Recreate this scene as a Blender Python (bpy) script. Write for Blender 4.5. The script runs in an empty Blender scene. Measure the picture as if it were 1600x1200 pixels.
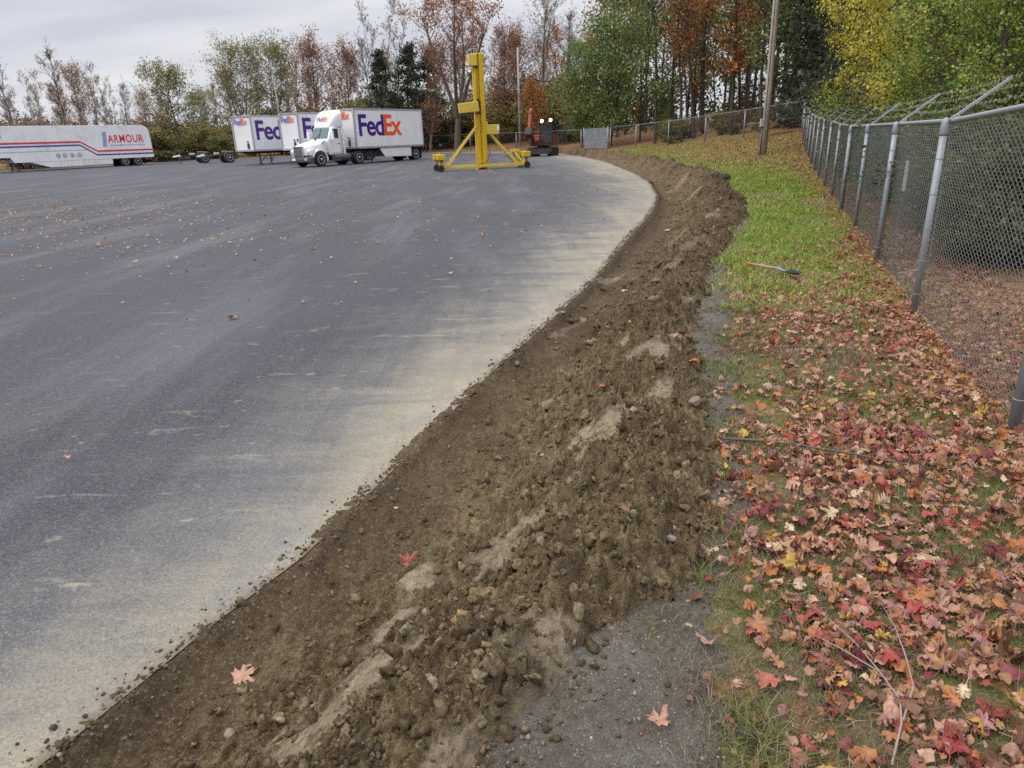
import bpy, math, random
import numpy as np
from mathutils import Matrix, Vector

# ------------------------------------------------------------------ scene, camera, world, sun
SC = bpy.context.scene
COL = SC.collection
R = math.radians
PITCH, ROLL, EYE, FOC = R(19.8), R(2.05), 1.65, 1065.0   # eye height in metres, focal length in photo pixels
_c, _s = math.cos(ROLL), math.sin(ROLL)
_up0 = Vector((0, math.sin(PITCH), math.cos(PITCH)))
_fw0 = Vector((0, math.cos(PITCH), -math.sin(PITCH)))
_right = Vector((1, 0, 0)) * _c - _up0 * _s
_up = Vector((1, 0, 0)) * _s + _up0 * _c
cam = bpy.data.cameras.new('camera')
cam.sensor_width = 36.0
cam.lens = 36.0 * FOC / 1600.0
cam.clip_start, cam.clip_end = 0.05, 3000.0
cam.dof.use_dof = True
cam.dof.focus_distance = 3.6
cam.dof.aperture_fstop = 7.0
cam_ob = bpy.data.objects.new('camera', cam)
COL.objects.link(cam_ob)
cam_ob.matrix_world = Matrix(((_right.x, _up.x, -_fw0.x, 0), (_right.y, _up.y, -_fw0.y, 0), (_right.z, _up.z, -_fw0.z, EYE), (0, 0, 0, 1)))
SC.camera = cam_ob

SUN_EL, SUN_AZ = R(52), R(250)      # azimuth clockwise from +Y, where the light comes from
world = bpy.data.worlds.new('World')
SC.world = world
world.use_nodes = True
wt = world.node_tree
wt.nodes.clear()
def wn(t, **kw):
    n = wt.nodes.new(t)
    for k, v in kw.items(): setattr(n, k, v)
    return n
w_out = wn('ShaderNodeOutputWorld'); w_bg = wn('ShaderNodeBackground'); w_bg.inputs['Strength'].default_value = 0.1
w_sky = wn('ShaderNodeTexSky', sky_type='NISHITA', sun_disc=False, sun_elevation=SUN_EL, sun_rotation=SUN_AZ)
w_tc = wn('ShaderNodeTexCoord'); w_sep = wn('ShaderNodeSeparateXYZ')
wt.links.new(w_tc.outputs['Generated'], w_sep.inputs[0])
# overcast layer: CIE-like brightening towards the zenith, slow grey bands of cloud
w_max = wn('ShaderNodeMath', operation='MAXIMUM'); w_max.inputs[1].default_value = 0.02
wt.links.new(w_sep.outputs['Z'], w_max.inputs[0])
w_add = wn('ShaderNodeMath', operation='ADD'); w_add.inputs[1].default_value = 0.22
wt.links.new(w_max.outputs[0], w_add.inputs[0])
w_dx = wn('ShaderNodeMath', operation='DIVIDE'); w_dy = wn('ShaderNodeMath', operation='DIVIDE')
wt.links.new(w_sep.outputs['X'], w_dx.inputs[0]); wt.links.new(w_add.outputs[0], w_dx.inputs[1])
wt.links.new(w_sep.outputs['Y'], w_dy.inputs[0]); wt.links.new(w_add.outputs[0], w_dy.inputs[1])
w_cmb = wn('ShaderNodeCombineXYZ')
wt.links.new(w_dx.outputs[0], w_cmb.inputs[0]); wt.links.new(w_dy.outputs[0], w_cmb.inputs[1])
w_map = wn('ShaderNodeMapping'); w_map.inputs['Scale'].default_value = (0.7, 1.7, 1)
wt.links.new(w_cmb.outputs[0], w_map.inputs[0])
w_noi = wn('ShaderNodeTexNoise'); w_noi.inputs['Scale'].default_value = 1.1; w_noi.inputs['Detail'].default_value = 5; w_noi.inputs['Roughness'].default_value = 0.52
wt.links.new(w_map.outputs[0], w_noi.inputs['Vector'])
w_rmp = wn('ShaderNodeValToRGB')
w_rmp.color_ramp.elements[0].position = 0.36; w_rmp.color_ramp.elements[0].color = (5.4, 5.55, 6.3, 1)
w_rmp.color_ramp.elements[1].position = 0.62; w_rmp.color_ramp.elements[1].color = (7.3, 7.3, 7.6, 1)
wt.links.new(w_noi.outputs['Fac'], w_rmp.inputs[0])
w_gr = wn('ShaderNodeMapRange'); w_gr.inputs[1].default_value = 0.22; w_gr.inputs[2].default_value = 1.0; w_gr.inputs[3].default_value = 0.98; w_gr.inputs[4].default_value = 3.75
wt.links.new(w_max.outputs[0], w_gr.inputs[0])
w_mul = wn('ShaderNodeVectorMath', operation='SCALE')
wt.links.new(w_rmp.outputs[0], w_mul.inputs[0]); wt.links.new(w_gr.outputs[0], w_mul.inputs['Scale'])
w_mix = wn('ShaderNodeMix', data_type='RGBA'); w_mix.inputs[0].default_value = 0.93
wt.links.new(w_sky.outputs[0], w_mix.inputs[6]); wt.links.new(w_mul.outputs[0], w_mix.inputs[7])
wt.links.new(w_mix.outputs[2], w_bg.inputs[0]); wt.links.new(w_bg.outputs[0], w_out.inputs[0])

sun = bpy.data.lights.new('sun', 'SUN')
sun.energy, sun.angle, sun.color = 1.5, R(22), (1.0, 0.93, 0.82)
sun_ob = bpy.data.objects.new('sun', sun)
COL.objects.link(sun_ob)
_sd = Vector((math.sin(SUN_AZ) * math.cos(SUN_EL), math.cos(SUN_AZ) * math.cos(SUN_EL), math.sin(SUN_EL)))
sun_ob.rotation_euler = _sd.to_track_quat('Z', 'Y').to_euler()

SC.view_settings.view_transform = 'Standard'
SC.view_settings.look = 'None'
SC.view_settings.exposure = 0.24
SC.view_settings.gamma = 1.0
SC.view_settings.use_curve_mapping = False
SC.render.engine = 'CYCLES'
SC.cycles.max_bounces = 5
SC.cycles.sample_clamp_indirect = 4.0
SC.cycles.transparent_max_bounces = 12
SC.cycles.use_denoising = False

# ------------------------------------------------------------------ helpers
def lin(c):
    """sRGB 0-255 -> linear"""
    return tuple(((v / 255.0) / 12.92 if v / 255.0 <= 0.04045 else ((v / 255.0 + 0.055) / 1.055) ** 2.4) for v in c)

def tag(o, label=None, cat=None, group=None, kind=None):
    if label: o['label'] = label
    if cat: o['category'] = cat
    if group: o['group'] = group
    if kind: o['kind'] = kind
    return o

def empty(name, loc=(0, 0, 0), rz=0.0, label=None, cat=None, group=None):
    o = bpy.data.objects.new(name, None)
    COL.objects.link(o)
    o.location = loc
    o.rotation_euler = (0, 0, rz)
    o.empty_display_size = 0.2
    return tag(o, label, cat, group)

def link_mesh(name, me, mat=None, parent=None):
    o = bpy.data.objects.new(name, me)
    COL.objects.link(o)
    if mat is not None and not me.materials: me.materials.append(mat)
    if parent is not None: o.parent = parent
    return o

def np_mesh(name, V, F, mat=None, attrs=None, smooth=False):
    """V (n,3); F a list of (m,k) index arrays; attrs {name: per-vertex floats or rgb}"""
    me = bpy.data.meshes.new(name)
    V = np.asarray(V, np.float32)
    if not isinstance(F, (list, tuple)): F = [F]
    F = [np.asarray(f, np.int32) for f in F if len(f)]
    me.vertices.add(len(V)); me.vertices.foreach_set('co', V.ravel())
    nl = sum(f.size for f in F); npoly = sum(len(f) for f in F)
    me.loops.add(nl); me.polygons.add(npoly)
    me.loops.foreach_set('vertex_index', np.concatenate([f.ravel() for f in F]))
    tot = np.concatenate([np.full(len(f), f.shape[1], np.int32) for f in F])
    st = np.concatenate(([0], np.cumsum(tot)[:-1])).astype(np.int32)
    me.polygons.foreach_set('loop_start', st)
    me.polygons.foreach_set('loop_total', tot)
    if smooth: me.polygons.foreach_set('use_smooth', np.ones(npoly, bool))
    for k, a in (attrs or {}).items():
        a = np.asarray(a, np.float32)
        if a.ndim == 1:
            at = me.attributes.new(k, 'FLOAT', 'POINT'); at.data.foreach_set('value', a)
        else:
            at = me.attributes.new(k, 'FLOAT_COLOR', 'POINT')
            at.data.foreach_set('color', np.concatenate([a, np.ones((len(a), 1), np.float32)], 1).ravel())
    me.update(); me.validate()
    if mat is not None: me.materials.append(mat)
    return me

class MB:
    """collects boxes, prisms, cylinders and tubes; build() links them as ONE mesh object"""
    def __init__(self): self.v = []; self.f = []
    def add(self, vs, fs):
        b = len(self.v); self.v += [tuple(p) for p in vs]; self.f += [tuple(i + b for i in q) for q in fs]; return self
    def box(self, c, s, rot=None):
        x, y, z = s[0] / 2, s[1] / 2, s[2] / 2
        vs = [Vector(p) for p in ((-x, -y, -z), (x, -y, -z), (x, y, -z), (-x, y, -z), (-x, -y, z), (x, -y, z), (x, y, z), (-x, y, z))]
        if rot is not None: vs = [rot @ p for p in vs]
        c = Vector(c)
        return self.add([p + c for p in vs], [(3, 2, 1, 0), (4, 5, 6, 7), (0, 1, 5, 4), (1, 2, 6, 5), (2, 3, 7, 6), (3, 0, 4, 7)])
    def bar(self, p0, p1, w, h):
        """a rectangular bar from p0 to p1"""
        p0, p1 = Vector(p0), Vector(p1); d = p1 - p0
        q = d.to_track_quat('X', 'Z').to_matrix()
        return self.box((p0 + p1) / 2, (d.length, w, h), q)
    def prism(self, pts, lo, hi, axis='y', inset=0.0, cx=None):
        """closed 2-D profile extruded along an axis; pts are (x,z) for axis y, (y,z) for x, (x,y) for z"""
        def m(a, b, t): return {'y': (a, t, b), 'x': (t, a, b), 'z': (a, b, t)}[axis]
        n = len(pts)
        vs = [m(a, b, lo) for a, b in pts] + [m(a, b, hi) for a, b in pts]
        fs = [tuple(range(n)), tuple(range(2 * n - 1, n - 1, -1))] + [(i, i + n, (i + 1) % n + n, (i + 1) % n) for i in range(n)]
        return self.add(vs, fs)
    def loft(self, rings, cap=True):
        n = len(rings[0]); vs = [p for r in rings for p in r]; fs = []
        for k in range(len(rings) - 1):
            for i in range(n):
                j = (i + 1) % n
                fs.append((k * n + i, k * n + j, (k + 1) * n + j, (k + 1) * n + i))
        if cap: fs += [tuple(range(n - 1, -1, -1)), tuple(range((len(rings) - 1) * n, len(rings) * n))]
        return self.add(vs, fs)
    def cyl(self, p0, p1, r0, r1=None, n=12):
        return self.tube([p0, p1], [r0, r0 if r1 is None else r1], n)
    def tube(self, pts, rad, n=8, cap=True):
        pts = [Vector(p) for p in pts]
        if not isinstance(rad, (list, tuple)): rad = [rad] * len(pts)
        rings = []
        for i, p in enumerate(pts):
            d = (pts[min(i + 1, len(pts) - 1)] - pts[max(i - 1, 0)]).normalized()
            a = d.orthogonal().normalized() if i == 0 else (a - d * a.dot(d)).normalized()
            b = d.cross(a)
            rings.append([p + (a * math.cos(2 * math.pi * k / n) + b * math.sin(2 * math.pi * k / n)) * rad[i] for k in range(n)])
        return self.loft(rings, cap)
    def lathe(self, prof, c, axis='y', n=24):
        """prof (r, t) revolved about an axis through c"""
        c = Vector(c); rings = []
        for r, t in prof:
            ring = []
            for k in range(n):
                a = 2 * math.pi * k / n
                ring.append(c + Vector({'y': (r * math.cos(a), t, r * math.sin(a)), 'x': (t, r * math.cos(a), r * math.sin(a)), 'z': (r * math.cos(a), r * math.sin(a), t)}[axis]))
            rings.append(ring)
        return self.loft(rings, True)
    def build(self, name, mat, parent=None, bevel=0.0, smooth=False):
        me = bpy.data.meshes.new(name)
        me.from_pydata(self.v, [], self.f); me.update()
        me.materials.append(mat)
        import bmesh
        bm = bmesh.new(); bm.from_mesh(me); bmesh.ops.recalc_face_normals(bm, faces=bm.faces); bm.to_mesh(me); bm.free()
        if smooth:
            for p in me.polygons: p.use_smooth = True
        o = link_mesh(name, me, None, parent)
        if bevel:
            b = o.modifiers.new('bevel', 'BEVEL'); b.width = bevel; b.segments = 2; b.limit_method = 'ANGLE'
        return o

def copy_tree(o, parent=None):
    c = o.copy(); COL.objects.link(c)
    if parent is not None: c.parent = parent
    for ch in list(o.children): copy_tree(ch, c)
    return c

# numpy noise -------------------------------------------------------
def _hash(ix, iy, seed):
    h = (ix.astype(np.int64) * 374761393 + iy.astype(np.int64) * 668265263 + seed * 974634777) & 0xffffffff
    h = ((h ^ (h >> 13)) * 1274126177) & 0xffffffff
    h = ((h ^ (h >> 16)) * 2246822519) & 0xffffffff
    return ((h ^ (h >> 15)) & 0xffffff).astype(np.float64) / 0xffffff
def vnoise(x, y, seed=0):
    ix, iy = np.floor(x), np.floor(y); fx, fy = x - ix, y - iy
    ux, uy = fx * fx * fx * (fx * (fx * 6 - 15) + 10), fy * fy * fy * (fy * (fy * 6 - 15) + 10)
    a, b, c, d = _hash(ix, iy, seed), _hash(ix + 1, iy, seed), _hash(ix, iy + 1, seed), _hash(ix + 1, iy + 1, seed)
    return (a + (b - a) * ux + (c - a) * uy + (a - b - c + d) * ux * uy) * 2 - 1
def fbm(x, y, seed=0, octv=4, rough=0.5):
    t, amp, n = 0, 1.0, 0
    for k in range(octv):
        t = t + amp * vnoise(x + 17.3 * k, y - 9.1 * k, seed + k); n += amp
        x, y, amp = x * 2.03, y * 2.03, amp * rough
    return t / n
def worley(x, y, seed=0, l1=0.0):
    """distance to the nearest jittered cell point, and that cell's random number"""
    ix, iy = np.floor(x), np.floor(y); best = np.full(x.shape, 9.0); cid = np.zeros(x.shape)
    for dx in (-1, 0, 1):
        for dy in (-1, 0, 1):
            cx, cy = ix + dx, iy + dy
            px, py = cx + _hash(cx, cy, seed), cy + _hash(cx, cy, seed + 7)
            d = (px - x) ** 2 + (py - y) ** 2
            if l1:                                         # part city-block distance: angular cells, each turned its own way
                an = _hash(cx, cy, seed + 21) * 3.1; u = np.abs((px - x) * np.cos(an) + (py - y) * np.sin(an)); v = np.abs((py - y) * np.cos(an) - (px - x) * np.sin(an)) * 1.25; d = (np.sqrt(d) * (1 - l1) + np.maximum(u, v) * l1) ** 2
            m = d < best
            best = np.where(m, d, best); cid = np.where(m, _hash(cx, cy, seed + 13), cid)
    return np.sqrt(best), cid
def sstep(a, b, x):
    t = np.clip((x - a) / (b - a), 0, 1); return t * t * (3 - 2 * t)
def rot_rand(rng, n):
    q = rng.normal(size=(n, 4)); q /= np.linalg.norm(q, axis=1, keepdims=True); w, x, y, z = q.T
    return np.stack([np.stack([1 - 2 * (y * y + z * z), 2 * (x * y - z * w), 2 * (x * z + y * w)], -1), np.stack([2 * (x * y + z * w), 1 - 2 * (x * x + z * z), 2 * (y * z - x * w)], -1), np.stack([2 * (x * z - y * w), 2 * (y * z + x * w), 1 - 2 * (x * x + y * y)], -1)], 1)

# materials -------------------------------------------------------------
class NT:
    def __init__(self, name):
        self.m = bpy.data.materials.new(name); self.m.use_nodes = True
        self.t = self.m.node_tree; self.t.nodes.clear()
        self.out = self.n('ShaderNodeOutputMaterial'); self.b = self.n('ShaderNodeBsdfPrincipled')
        self.l(self.b.outputs[0], self.out.inputs[0])
        self.geo = self.n('ShaderNodeNewGeometry')
        self.tc = self.n('ShaderNodeTexCoord')
    def n(self, t, **kw):
        x = self.t.nodes.new(t)
        for k, v in kw.items(): setattr(x, k, v)
        return x
    def l(self, a, b): self.t.links.new(a, b)
    def set(self, sock, v):
        if hasattr(v, 'is_output') or isinstance(v, bpy.types.NodeSocket): self.l(v, sock)
        else: sock.default_value = v
    def attr(self, name, col=False):
        a = self.n('ShaderNodeAttribute', attribute_name=name); return a.outputs['Color'] if col else a.outputs['Fac']
    def pos(self, scale=(1, 1, 1), rot=0.0, obj=False):
        m = self.n('ShaderNodeMapping'); m.inputs['Scale'].default_value = scale; m.inputs['Rotation'].default_value = (0, 0, rot)
        self.l(self.tc.outputs['Object'] if obj else self.geo.outputs['Position'], m.inputs[0]); return m.outputs[0]
    def noise(self, vec, scale, detail=3, rough=0.55, out='Fac', dist=0.0):
        x = self.n('ShaderNodeTexNoise'); self.l(vec, x.inputs['Vector'])
        x.inputs['Scale'].default_value = scale; x.inputs['Detail'].default_value = detail; x.inputs['Roughness'].default_value = rough; x.inputs['Distortion'].default_value = dist
        return x.outputs[out]
    def vor(self, vec, scale, feat='F1', out='Distance'):
        x = self.n('ShaderNodeTexVoronoi', feature=feat); self.l(vec, x.inputs['Vector']); x.inputs['Scale'].default_value = scale
        return x.outputs[out]
    def ramp(self, fac, stops, interp='LINEAR'):
        x = self.n('ShaderNodeValToRGB'); x.color_ramp.interpolation = interp; e = x.color_ramp.elements
        while len(e) < len(stops): e.new(0.5)
        for i, (p, c) in enumerate(stops):
            e[i].position = p; e[i].color = (*c, 1) if hasattr(c, '__len__') else (c, c, c, 1)
        self.set(x.inputs[0], fac); return x.outputs[0]
    def rng(self, v, a, b, c=0.0, d=1.0, smooth=False):
        x = self.n('ShaderNodeMapRange', interpolation_type='SMOOTHSTEP' if smooth else 'LINEAR')
        self.set(x.inputs[0], v)
        for i, k in enumerate((a, b, c, d)): x.inputs[i + 1].default_value = k
        return x.outputs[0]
    def math(self, op, a, b=0.0, c=0.0):
        x = self.n('ShaderNodeMath', operation=op); self.set(x.inputs[0], a); self.set(x.inputs[1], b); self.set(x.inputs[2], c); return x.outputs[0]
    def mix(self, fac, a, b, mode='MIX'):
        x = self.n('ShaderNodeMix', data_type='RGBA', blend_type=mode); self.set(x.inputs[0], fac)
        for i, v in ((6, a), (7, b)): self.set(x.inputs[i], (*v, 1) if isinstance(v, tuple) and len(v) == 3 else v)
        return x.outputs[2]
    def bump(self, h, strength=0.3, dist=0.01, prev=None):
        x = self.n('ShaderNodeBump'); x.inputs['Strength'].default_value = strength; x.inputs['Distance'].default_value = dist
        self.l(h, x.inputs['Height'])
        if prev is not None: self.l(prev, x.inputs['Normal'])
        return x.outputs[0]
    def done(self, color, rough=0.8, normal=None, metal=0.0, spec=0.3, **kw):
        self.set(self.b.inputs['Base Color'], (*color, 1) if isinstance(color, tuple) and len(color) == 3 else color)
        self.set(self.b.inputs['Roughness'], rough); self.b.inputs['Metallic'].default_value = metal
        self.b.inputs['Specular IOR Level'].default_value = spec
        for k, v in kw.items(): self.set(self.b.inputs[k], v)
        if normal is not None: self.l(normal, self.b.inputs['Normal'])
        return self.m

def paint(name, col, rough=0.45, dirt=0.25, dirtcol=(0.12, 0.10, 0.08), scale=1.2, metal=0.0, spec=0.4, spots=0.0):
    """painted or bare surface with uneven grime, in object space"""
    k = NT(name); p = k.pos((1, 1, 1), obj=True)
    n1 = k.noise(p, scale, 5, 0.65); n2 = k.noise(k.pos((3, 3, 0.4), obj=True), scale * 2.2, 4, 0.6)
    g = k.math('MULTIPLY', k.rng(n1, 0.42, 0.72), k.rng(n2, 0.3, 0.7)); g = k.math('MULTIPLY', g, dirt)
    c = k.mix(g, col, dirtcol)
    fine = k.noise(p, scale * 14, 3, 0.6); c = k.mix(k.math('MULTIPLY', k.rng(fine, 0.35, 0.65), 0.10), c, tuple(x * 0.6 for x in col))
    if spots:
        c = k.mix(k.math('MULTIPLY', k.rng(k.noise(p, scale * 5, 4, 0.7), 0.62, 0.68), spots), c, (0.16, 0.07, 0.03))
    rr = k.rng(n1, 0.3, 0.7, max(0.05, rough - 0.08), min(1, rough + 0.15))
    return k.done(c, rr, metal=metal, spec=spec)
# ------------------------------------------------------------------ plan of the ground (metres, camera above the origin, +Y ahead)
EDGE = np.array([(-4.6, -40), (-2.6, -6), (-1.95, 0.2), (-1.40, 1.48), (-1.14, 2.07), (-0.92, 2.5), (-0.71, 3.11), (-0.42, 4.02), (-0.09, 5.03), (0.32, 6.13), (0.95, 7.93), (2.11, 11.8), (3.31, 15.75), (4.3, 19.93), (5.2, 25.42), (5.85, 32.25), (6.46, 44.5), (5.99, 57.1), (4.98, 67.5), (1.0, 78), (-10, 91), (-28, 98), (-42, 92), (-55, 74), (-75, 50), (-140, 20)], float)
OUTER = np.array([(-0.75, 0.2), (-0.28, 1.3), (-0.15, 1.5), (0.10, 1.68), (0.28, 1.96), (0.70, 2.27), (0.97, 2.9), (1.11, 3.41), (1.26, 4.43), (1.84, 6.63), (2.45, 8.2), (4.31, 12.99), (5.57, 16.45), (6.95, 22.74), (8.1, 33.88), (8.1, 49.8), (7.2, 58), (5.4, 68)], float)
GRASS = np.array([(0.45, 0.2), (0.54, 1.4), (0.60, 1.76), (0.73, 2.35), (1.08, 3.04), (1.46, 4.43), (2.07, 6.12), (3.02, 9.57), (4.6, 13.2), (5.5, 16.2), (6.9, 22.6), (8.05, 33.9), (8.05, 49.8), (7.15, 58), (5.3, 68)], float)
FENCE = [(0.1, -3.6), (1.55, -0.05), (2.93, 3.56), (4.11, 6.63), (5.23, 9.53), (6.60, 12.98), (7.75, 16.0), (8.85, 18.9), (9.75, 21.4), (10.55, 23.7), (11.6, 26.5), (12.65, 29.3), (13.7, 32.1), (14.75, 34.9), (15.75, 37.5), (16.75, 40.2), (17.95, 43.2), (19.2, 46.4)]
FAR_FENCE = [(19.2, 46.4), (17.0, 51.0), (15.25, 54.5), (13.35, 58.3), (11.45, 62.2), (9.75, 65.6)]
LOTPOLY = np.concatenate([EDGE, [(-140, -40)]])
def edge_x(y): return np.interp(y, EDGE[:19, 1], EDGE[:19, 0])
def outer_x(y): return np.interp(y, OUTER[:, 1], OUTER[:, 0])
def grass_x(y): return np.interp(y, GRASS[:, 1], GRASS[:, 0])
_FN = np.array(FENCE)
def fence_x(y): return np.interp(y, _FN[:, 1], _FN[:, 0])
def edge_dist(x, y):
    """signed distance to the edge of the paved lot, negative on the lot"""
    x = np.asarray(x, float); y = np.asarray(y, float)
    best = np.full(x.shape, 1e9); ins = np.zeros(x.shape, bool)
    for a, b in zip(EDGE[:-1], EDGE[1:]):
        d = b - a; t = np.clip(((x - a[0]) * d[0] + (y - a[1]) * d[1]) / (d @ d), 0, 1)
        best = np.minimum(best, (x - a[0] - t * d[0]) ** 2 + (y - a[1] - t * d[1]) ** 2)
    for a, b in zip(LOTPOLY, np.roll(LOTPOLY, -1, 0)):
        c = (a[1] > y) != (b[1] > y)
        if a[1] != b[1]: ins ^= c & (x < (b[0] - a[0]) * (y - a[1]) / (b[1] - a[1]) + a[0])
    return np.where(ins, -1, 1) * np.sqrt(best)
def lot_z(y): return 0.007 * np.clip(np.asarray(y, float) - 35, 0, 120)
def terrain(x, y, d=None):
    x = np.asarray(x, float); y = np.asarray(y, float)
    if d is None: d = edge_dist(x, y)
    hill = 1.36 * np.clip(d / 12.6, 0, 1.35) ** 1.55 * sstep(16, 46, y) * (1 - 0.75 * sstep(4, -20, x))
    dip = -0.17 * sstep(1.8, 3.6, d) * sstep(1.5, 6.4, y) * (1 - sstep(17, 25, y))
    base = lot_z(y) * np.where(x > -1e9, 1, 1)
    return base * (1 - 0.3 * sstep(6, 14, x)) + hill + dip + 0.02 * fbm(x * 1.3, y * 1.3, 5, 3) * sstep(0, 1, d)
def tz(x, y): return float(terrain(np.array([x]), np.array([y]))[0])

# ---- ground: one sheet to the horizon
def polar(r0, r1, k, half, n_front, n_back):
    rs = [r0]
    while rs[-1] < r1: rs.append(rs[-1] * k)
    rs = np.array(rs)
    an = np.concatenate([np.linspace(-half, half, n_front), np.linspace(half, 360 - half, n_back + 2)[1:-1]]) * math.pi / 180
    rr, aa = np.meshgrid(rs, an, indexing='ij')
    n = len(an); i = np.arange(len(rs) - 1)[:, None] * n; j = np.arange(n)[None]; j2 = (j + 1) % n
    F = np.stack([i + j, i + j2, i + n + j2, i + n + j], -1).reshape(-1, 4)[:, ::-1]
    return (rr * np.sin(aa)).ravel(), (rr * np.cos(aa)).ravel(), F
gx, gy, gF = polar(0.25, 1600, 1.017, 60, 620, 70)
gd = edge_dist(gx, gy)
gz_ = terrain(gx, gy, gd)
gz_ = np.where(gd < 0.0, lot_z(gy) - 0.045, gz_ - 0.045 * (1 - sstep(0.0, 0.4, gd)))
ginner = (gx > edge_x(gy)) & (gx < grass_x(gy)) & (gy < 68)
gz_ = gz_ - 0.34 * ginner
beyond = sstep(-0.2, 0.7, gx - fence_x(gy)) * (gy < 47)
# litter: how much the ground is covered with fallen leaves and bare soil rather than lawn
g_leaf = np.clip(np.maximum(beyond, sstep(0.9, 0.1, fence_x(gy) - gx) * (gy > 3)) + sstep(48, 70, gy + 0.3 * (gx - 10)) * (gd > 1.5), 0, 1)
near_strip = sstep(8.5, 5.5, gy) * (gx > grass_x(gy) - 0.1) * (gx < fence_x(gy)) * (gy > 0)
g_leaf = np.maximum(g_leaf, 0.22 * near_strip)
hillm = sstep(24, 40, gy) * sstep(2.5, 6, gd) * (gx > 3)
g_leaf = np.maximum(g_leaf, 0.75 * hillm)

k = NT('lawn_and_litter')
p = k.pos(); leaf = k.attr('litter')
n1 = k.noise(p, 1.1, 5, 0.6); n2 = k.noise(p, 16, 4, 0.7); n3 = k.noise(p, 90, 3, 0.6)
lawn = k.ramp(n1, [(0.30, (0.12, 0.125, 0.034)), (0.5, (0.13, 0.195, 0.034)), (0.68, (0.19, 0.245, 0.045))])
lawn = k.mix(k.rng(n2, 0.42, 0.62), lawn, (0.10, 0.08, 0.042))
lawn = k.mix(k.math('MULTIPLY', k.rng(n3, 0.4, 0.6), 0.5), lawn, (0.06, 0.065, 0.02))
thc = k.ramp(k.math('ADD', k.math('MULTIPLY', n2, 0.5), k.math('MULTIPLY', n3, 0.5)), [(0.36, (0.045, 0.036, 0.02)), (0.5, (0.105, 0.088, 0.042)), (0.62, (0.185, 0.155, 0.075))])
lawn = k.mix(k.math('MULTIPLY', k.attr('thatch'), 0.85), lawn, thc)
cell = k.vor(p, 11, out='Color'); cs = k.n('ShaderNodeSeparateColor'); k.l(cell, cs.inputs[0])
lcol = k.ramp(cs.outputs[0], [(0.0, (0.24, 0.12, 0.06)), (0.25, (0.34, 0.17, 0.07)), (0.45, (0.20, 0.09, 0.05)), (0.62, (0.30, 0.20, 0.11)), (0.8, (0.36, 0.21, 0.06)), (0.93, (0.15, 0.05, 0.03))], 'CONSTANT')
lcol = k.mix(k.rng(n3, 0.35, 0.6), lcol, k.mix(0.6, lcol, (0.07, 0.045, 0.03)))
lm = k.math('MULTIPLY', k.rng(k.math('ADD', cs.outputs[1], k.math('MULTIPLY', k.math('SUBTRACT', n1, 0.5), 0.9)), 0.1, 0.12), 1.0)
lm = k.math('GREATER_THAN', k.math('ADD', leaf, k.math('MULTIPLY', k.math('SUBTRACT', n1, 0.5), 0.5)), cs.outputs[1])
lm = k.math('MULTIPLY', lm, k.rng(leaf, 0.02, 0.15))
col = k.mix(lm, lawn, lcol)
M_GROUND = k.done(col, 0.95, k.bump(k.math('ADD', n2, k.math('MULTIPLY', n3, 0.5)), 0.7, 0.03), spec=0.1)
ground = link_mesh('ground', np_mesh('ground', np.stack([gx, gy, gz_], -1), gF, M_GROUND, {'litter': g_leaf, 'thatch': near_strip * (0.75 + 0.5 * fbm(gx * 1.7, gy * 1.7, 55, 3)) + 0.35 * sstep(0.4, 0.0, gx - grass_x(gy)) * (gx > grass_x(gy) - 0.5) * (gy < 30)}, True))
tag(ground, 'grassy ground covered in part by fallen leaves', 'ground', kind='structure')

# ---- asphalt lot
ax_, ay_, aF = polar(0.25, 190, 1.0165, 62, 640, 60)
ad = edge_dist(ax_, ay_)
rad = np.hypot(ax_, ay_)
aF = aF[(ad < 0)[aF].any(1)]
def snap(x, y):
    best = np.full(x.shape, 1e9); bx, by = x.copy(), y.copy()
    for a, b in zip(EDGE[:-1], EDGE[1:]):
        d = b - a; t = np.clip(((x - a[0]) * d[0] + (y - a[1]) * d[1]) / (d @ d), 0, 1); qx, qy = a[0] + t * d[0], a[1] + t * d[1]; q = (x - qx) ** 2 + (y - qy) ** 2; m = q < best
        best = np.where(m, q, best); bx = np.where(m, qx, bx); by = np.where(m, qy, by)
    return bx, by
_u = np.unique(aF); _u = _u[ad[_u] > 0]; ax_[_u], ay_[_u] = snap(ax_[_u], ay_[_u]); ad[_u] = 0
az = lot_z(ay_) + 0.0 + 0.012 * fbm(ax_ * 0.25, ay_ * 0.25, 31, 2) * sstep(6, 20, rad)
k = NT('dusty_asphalt')
p = k.pos(); ed = k.attr('edge_d')
sweep = k.pos((1.0, 0.16, 1), R(-18))            # long smears along the driving direction
sm1 = k.noise(sweep, 0.9, 6, 0.62); sm2 = k.noise(sweep, 5.0, 5, 0.65); wisp = k.noise(k.pos((0.34, 1.0, 1), R(14)), 2.1, 6, 0.7, dist=0.8)
fine = k.noise(p, 260, 3, 0.7); mid = k.noise(p, 38, 4, 0.7); big = k.noise(p, 0.35, 4, 0.5)
agg = k.vor(p, 150)
asph = k.ramp(sm1, [(0.36, (0.016, 0.017, 0.025)), (0.5, (0.025, 0.026, 0.032)), (0.64, (0.078, 0.083, 0.090))])
asph = k.mix(k.rng(big, 0.35, 0.65), asph, k.mix(0.5, asph, (0.036, 0.039, 0.054)))
acol = k.n('ShaderNodeSeparateColor'); k.l(k.vor(p, 150, out='Color'), acol.inputs[0])
asph = k.mix(k.math('MULTIPLY', k.rng(acol.outputs[0], 0.55, 1.0), 0.40), asph, (0.19, 0.19, 0.195))
asph = k.mix(k.math('MULTIPLY', k.rng(acol.outputs[1], 0.5, 1.0), 0.65), asph, (0.014, 0.014, 0.018))
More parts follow.
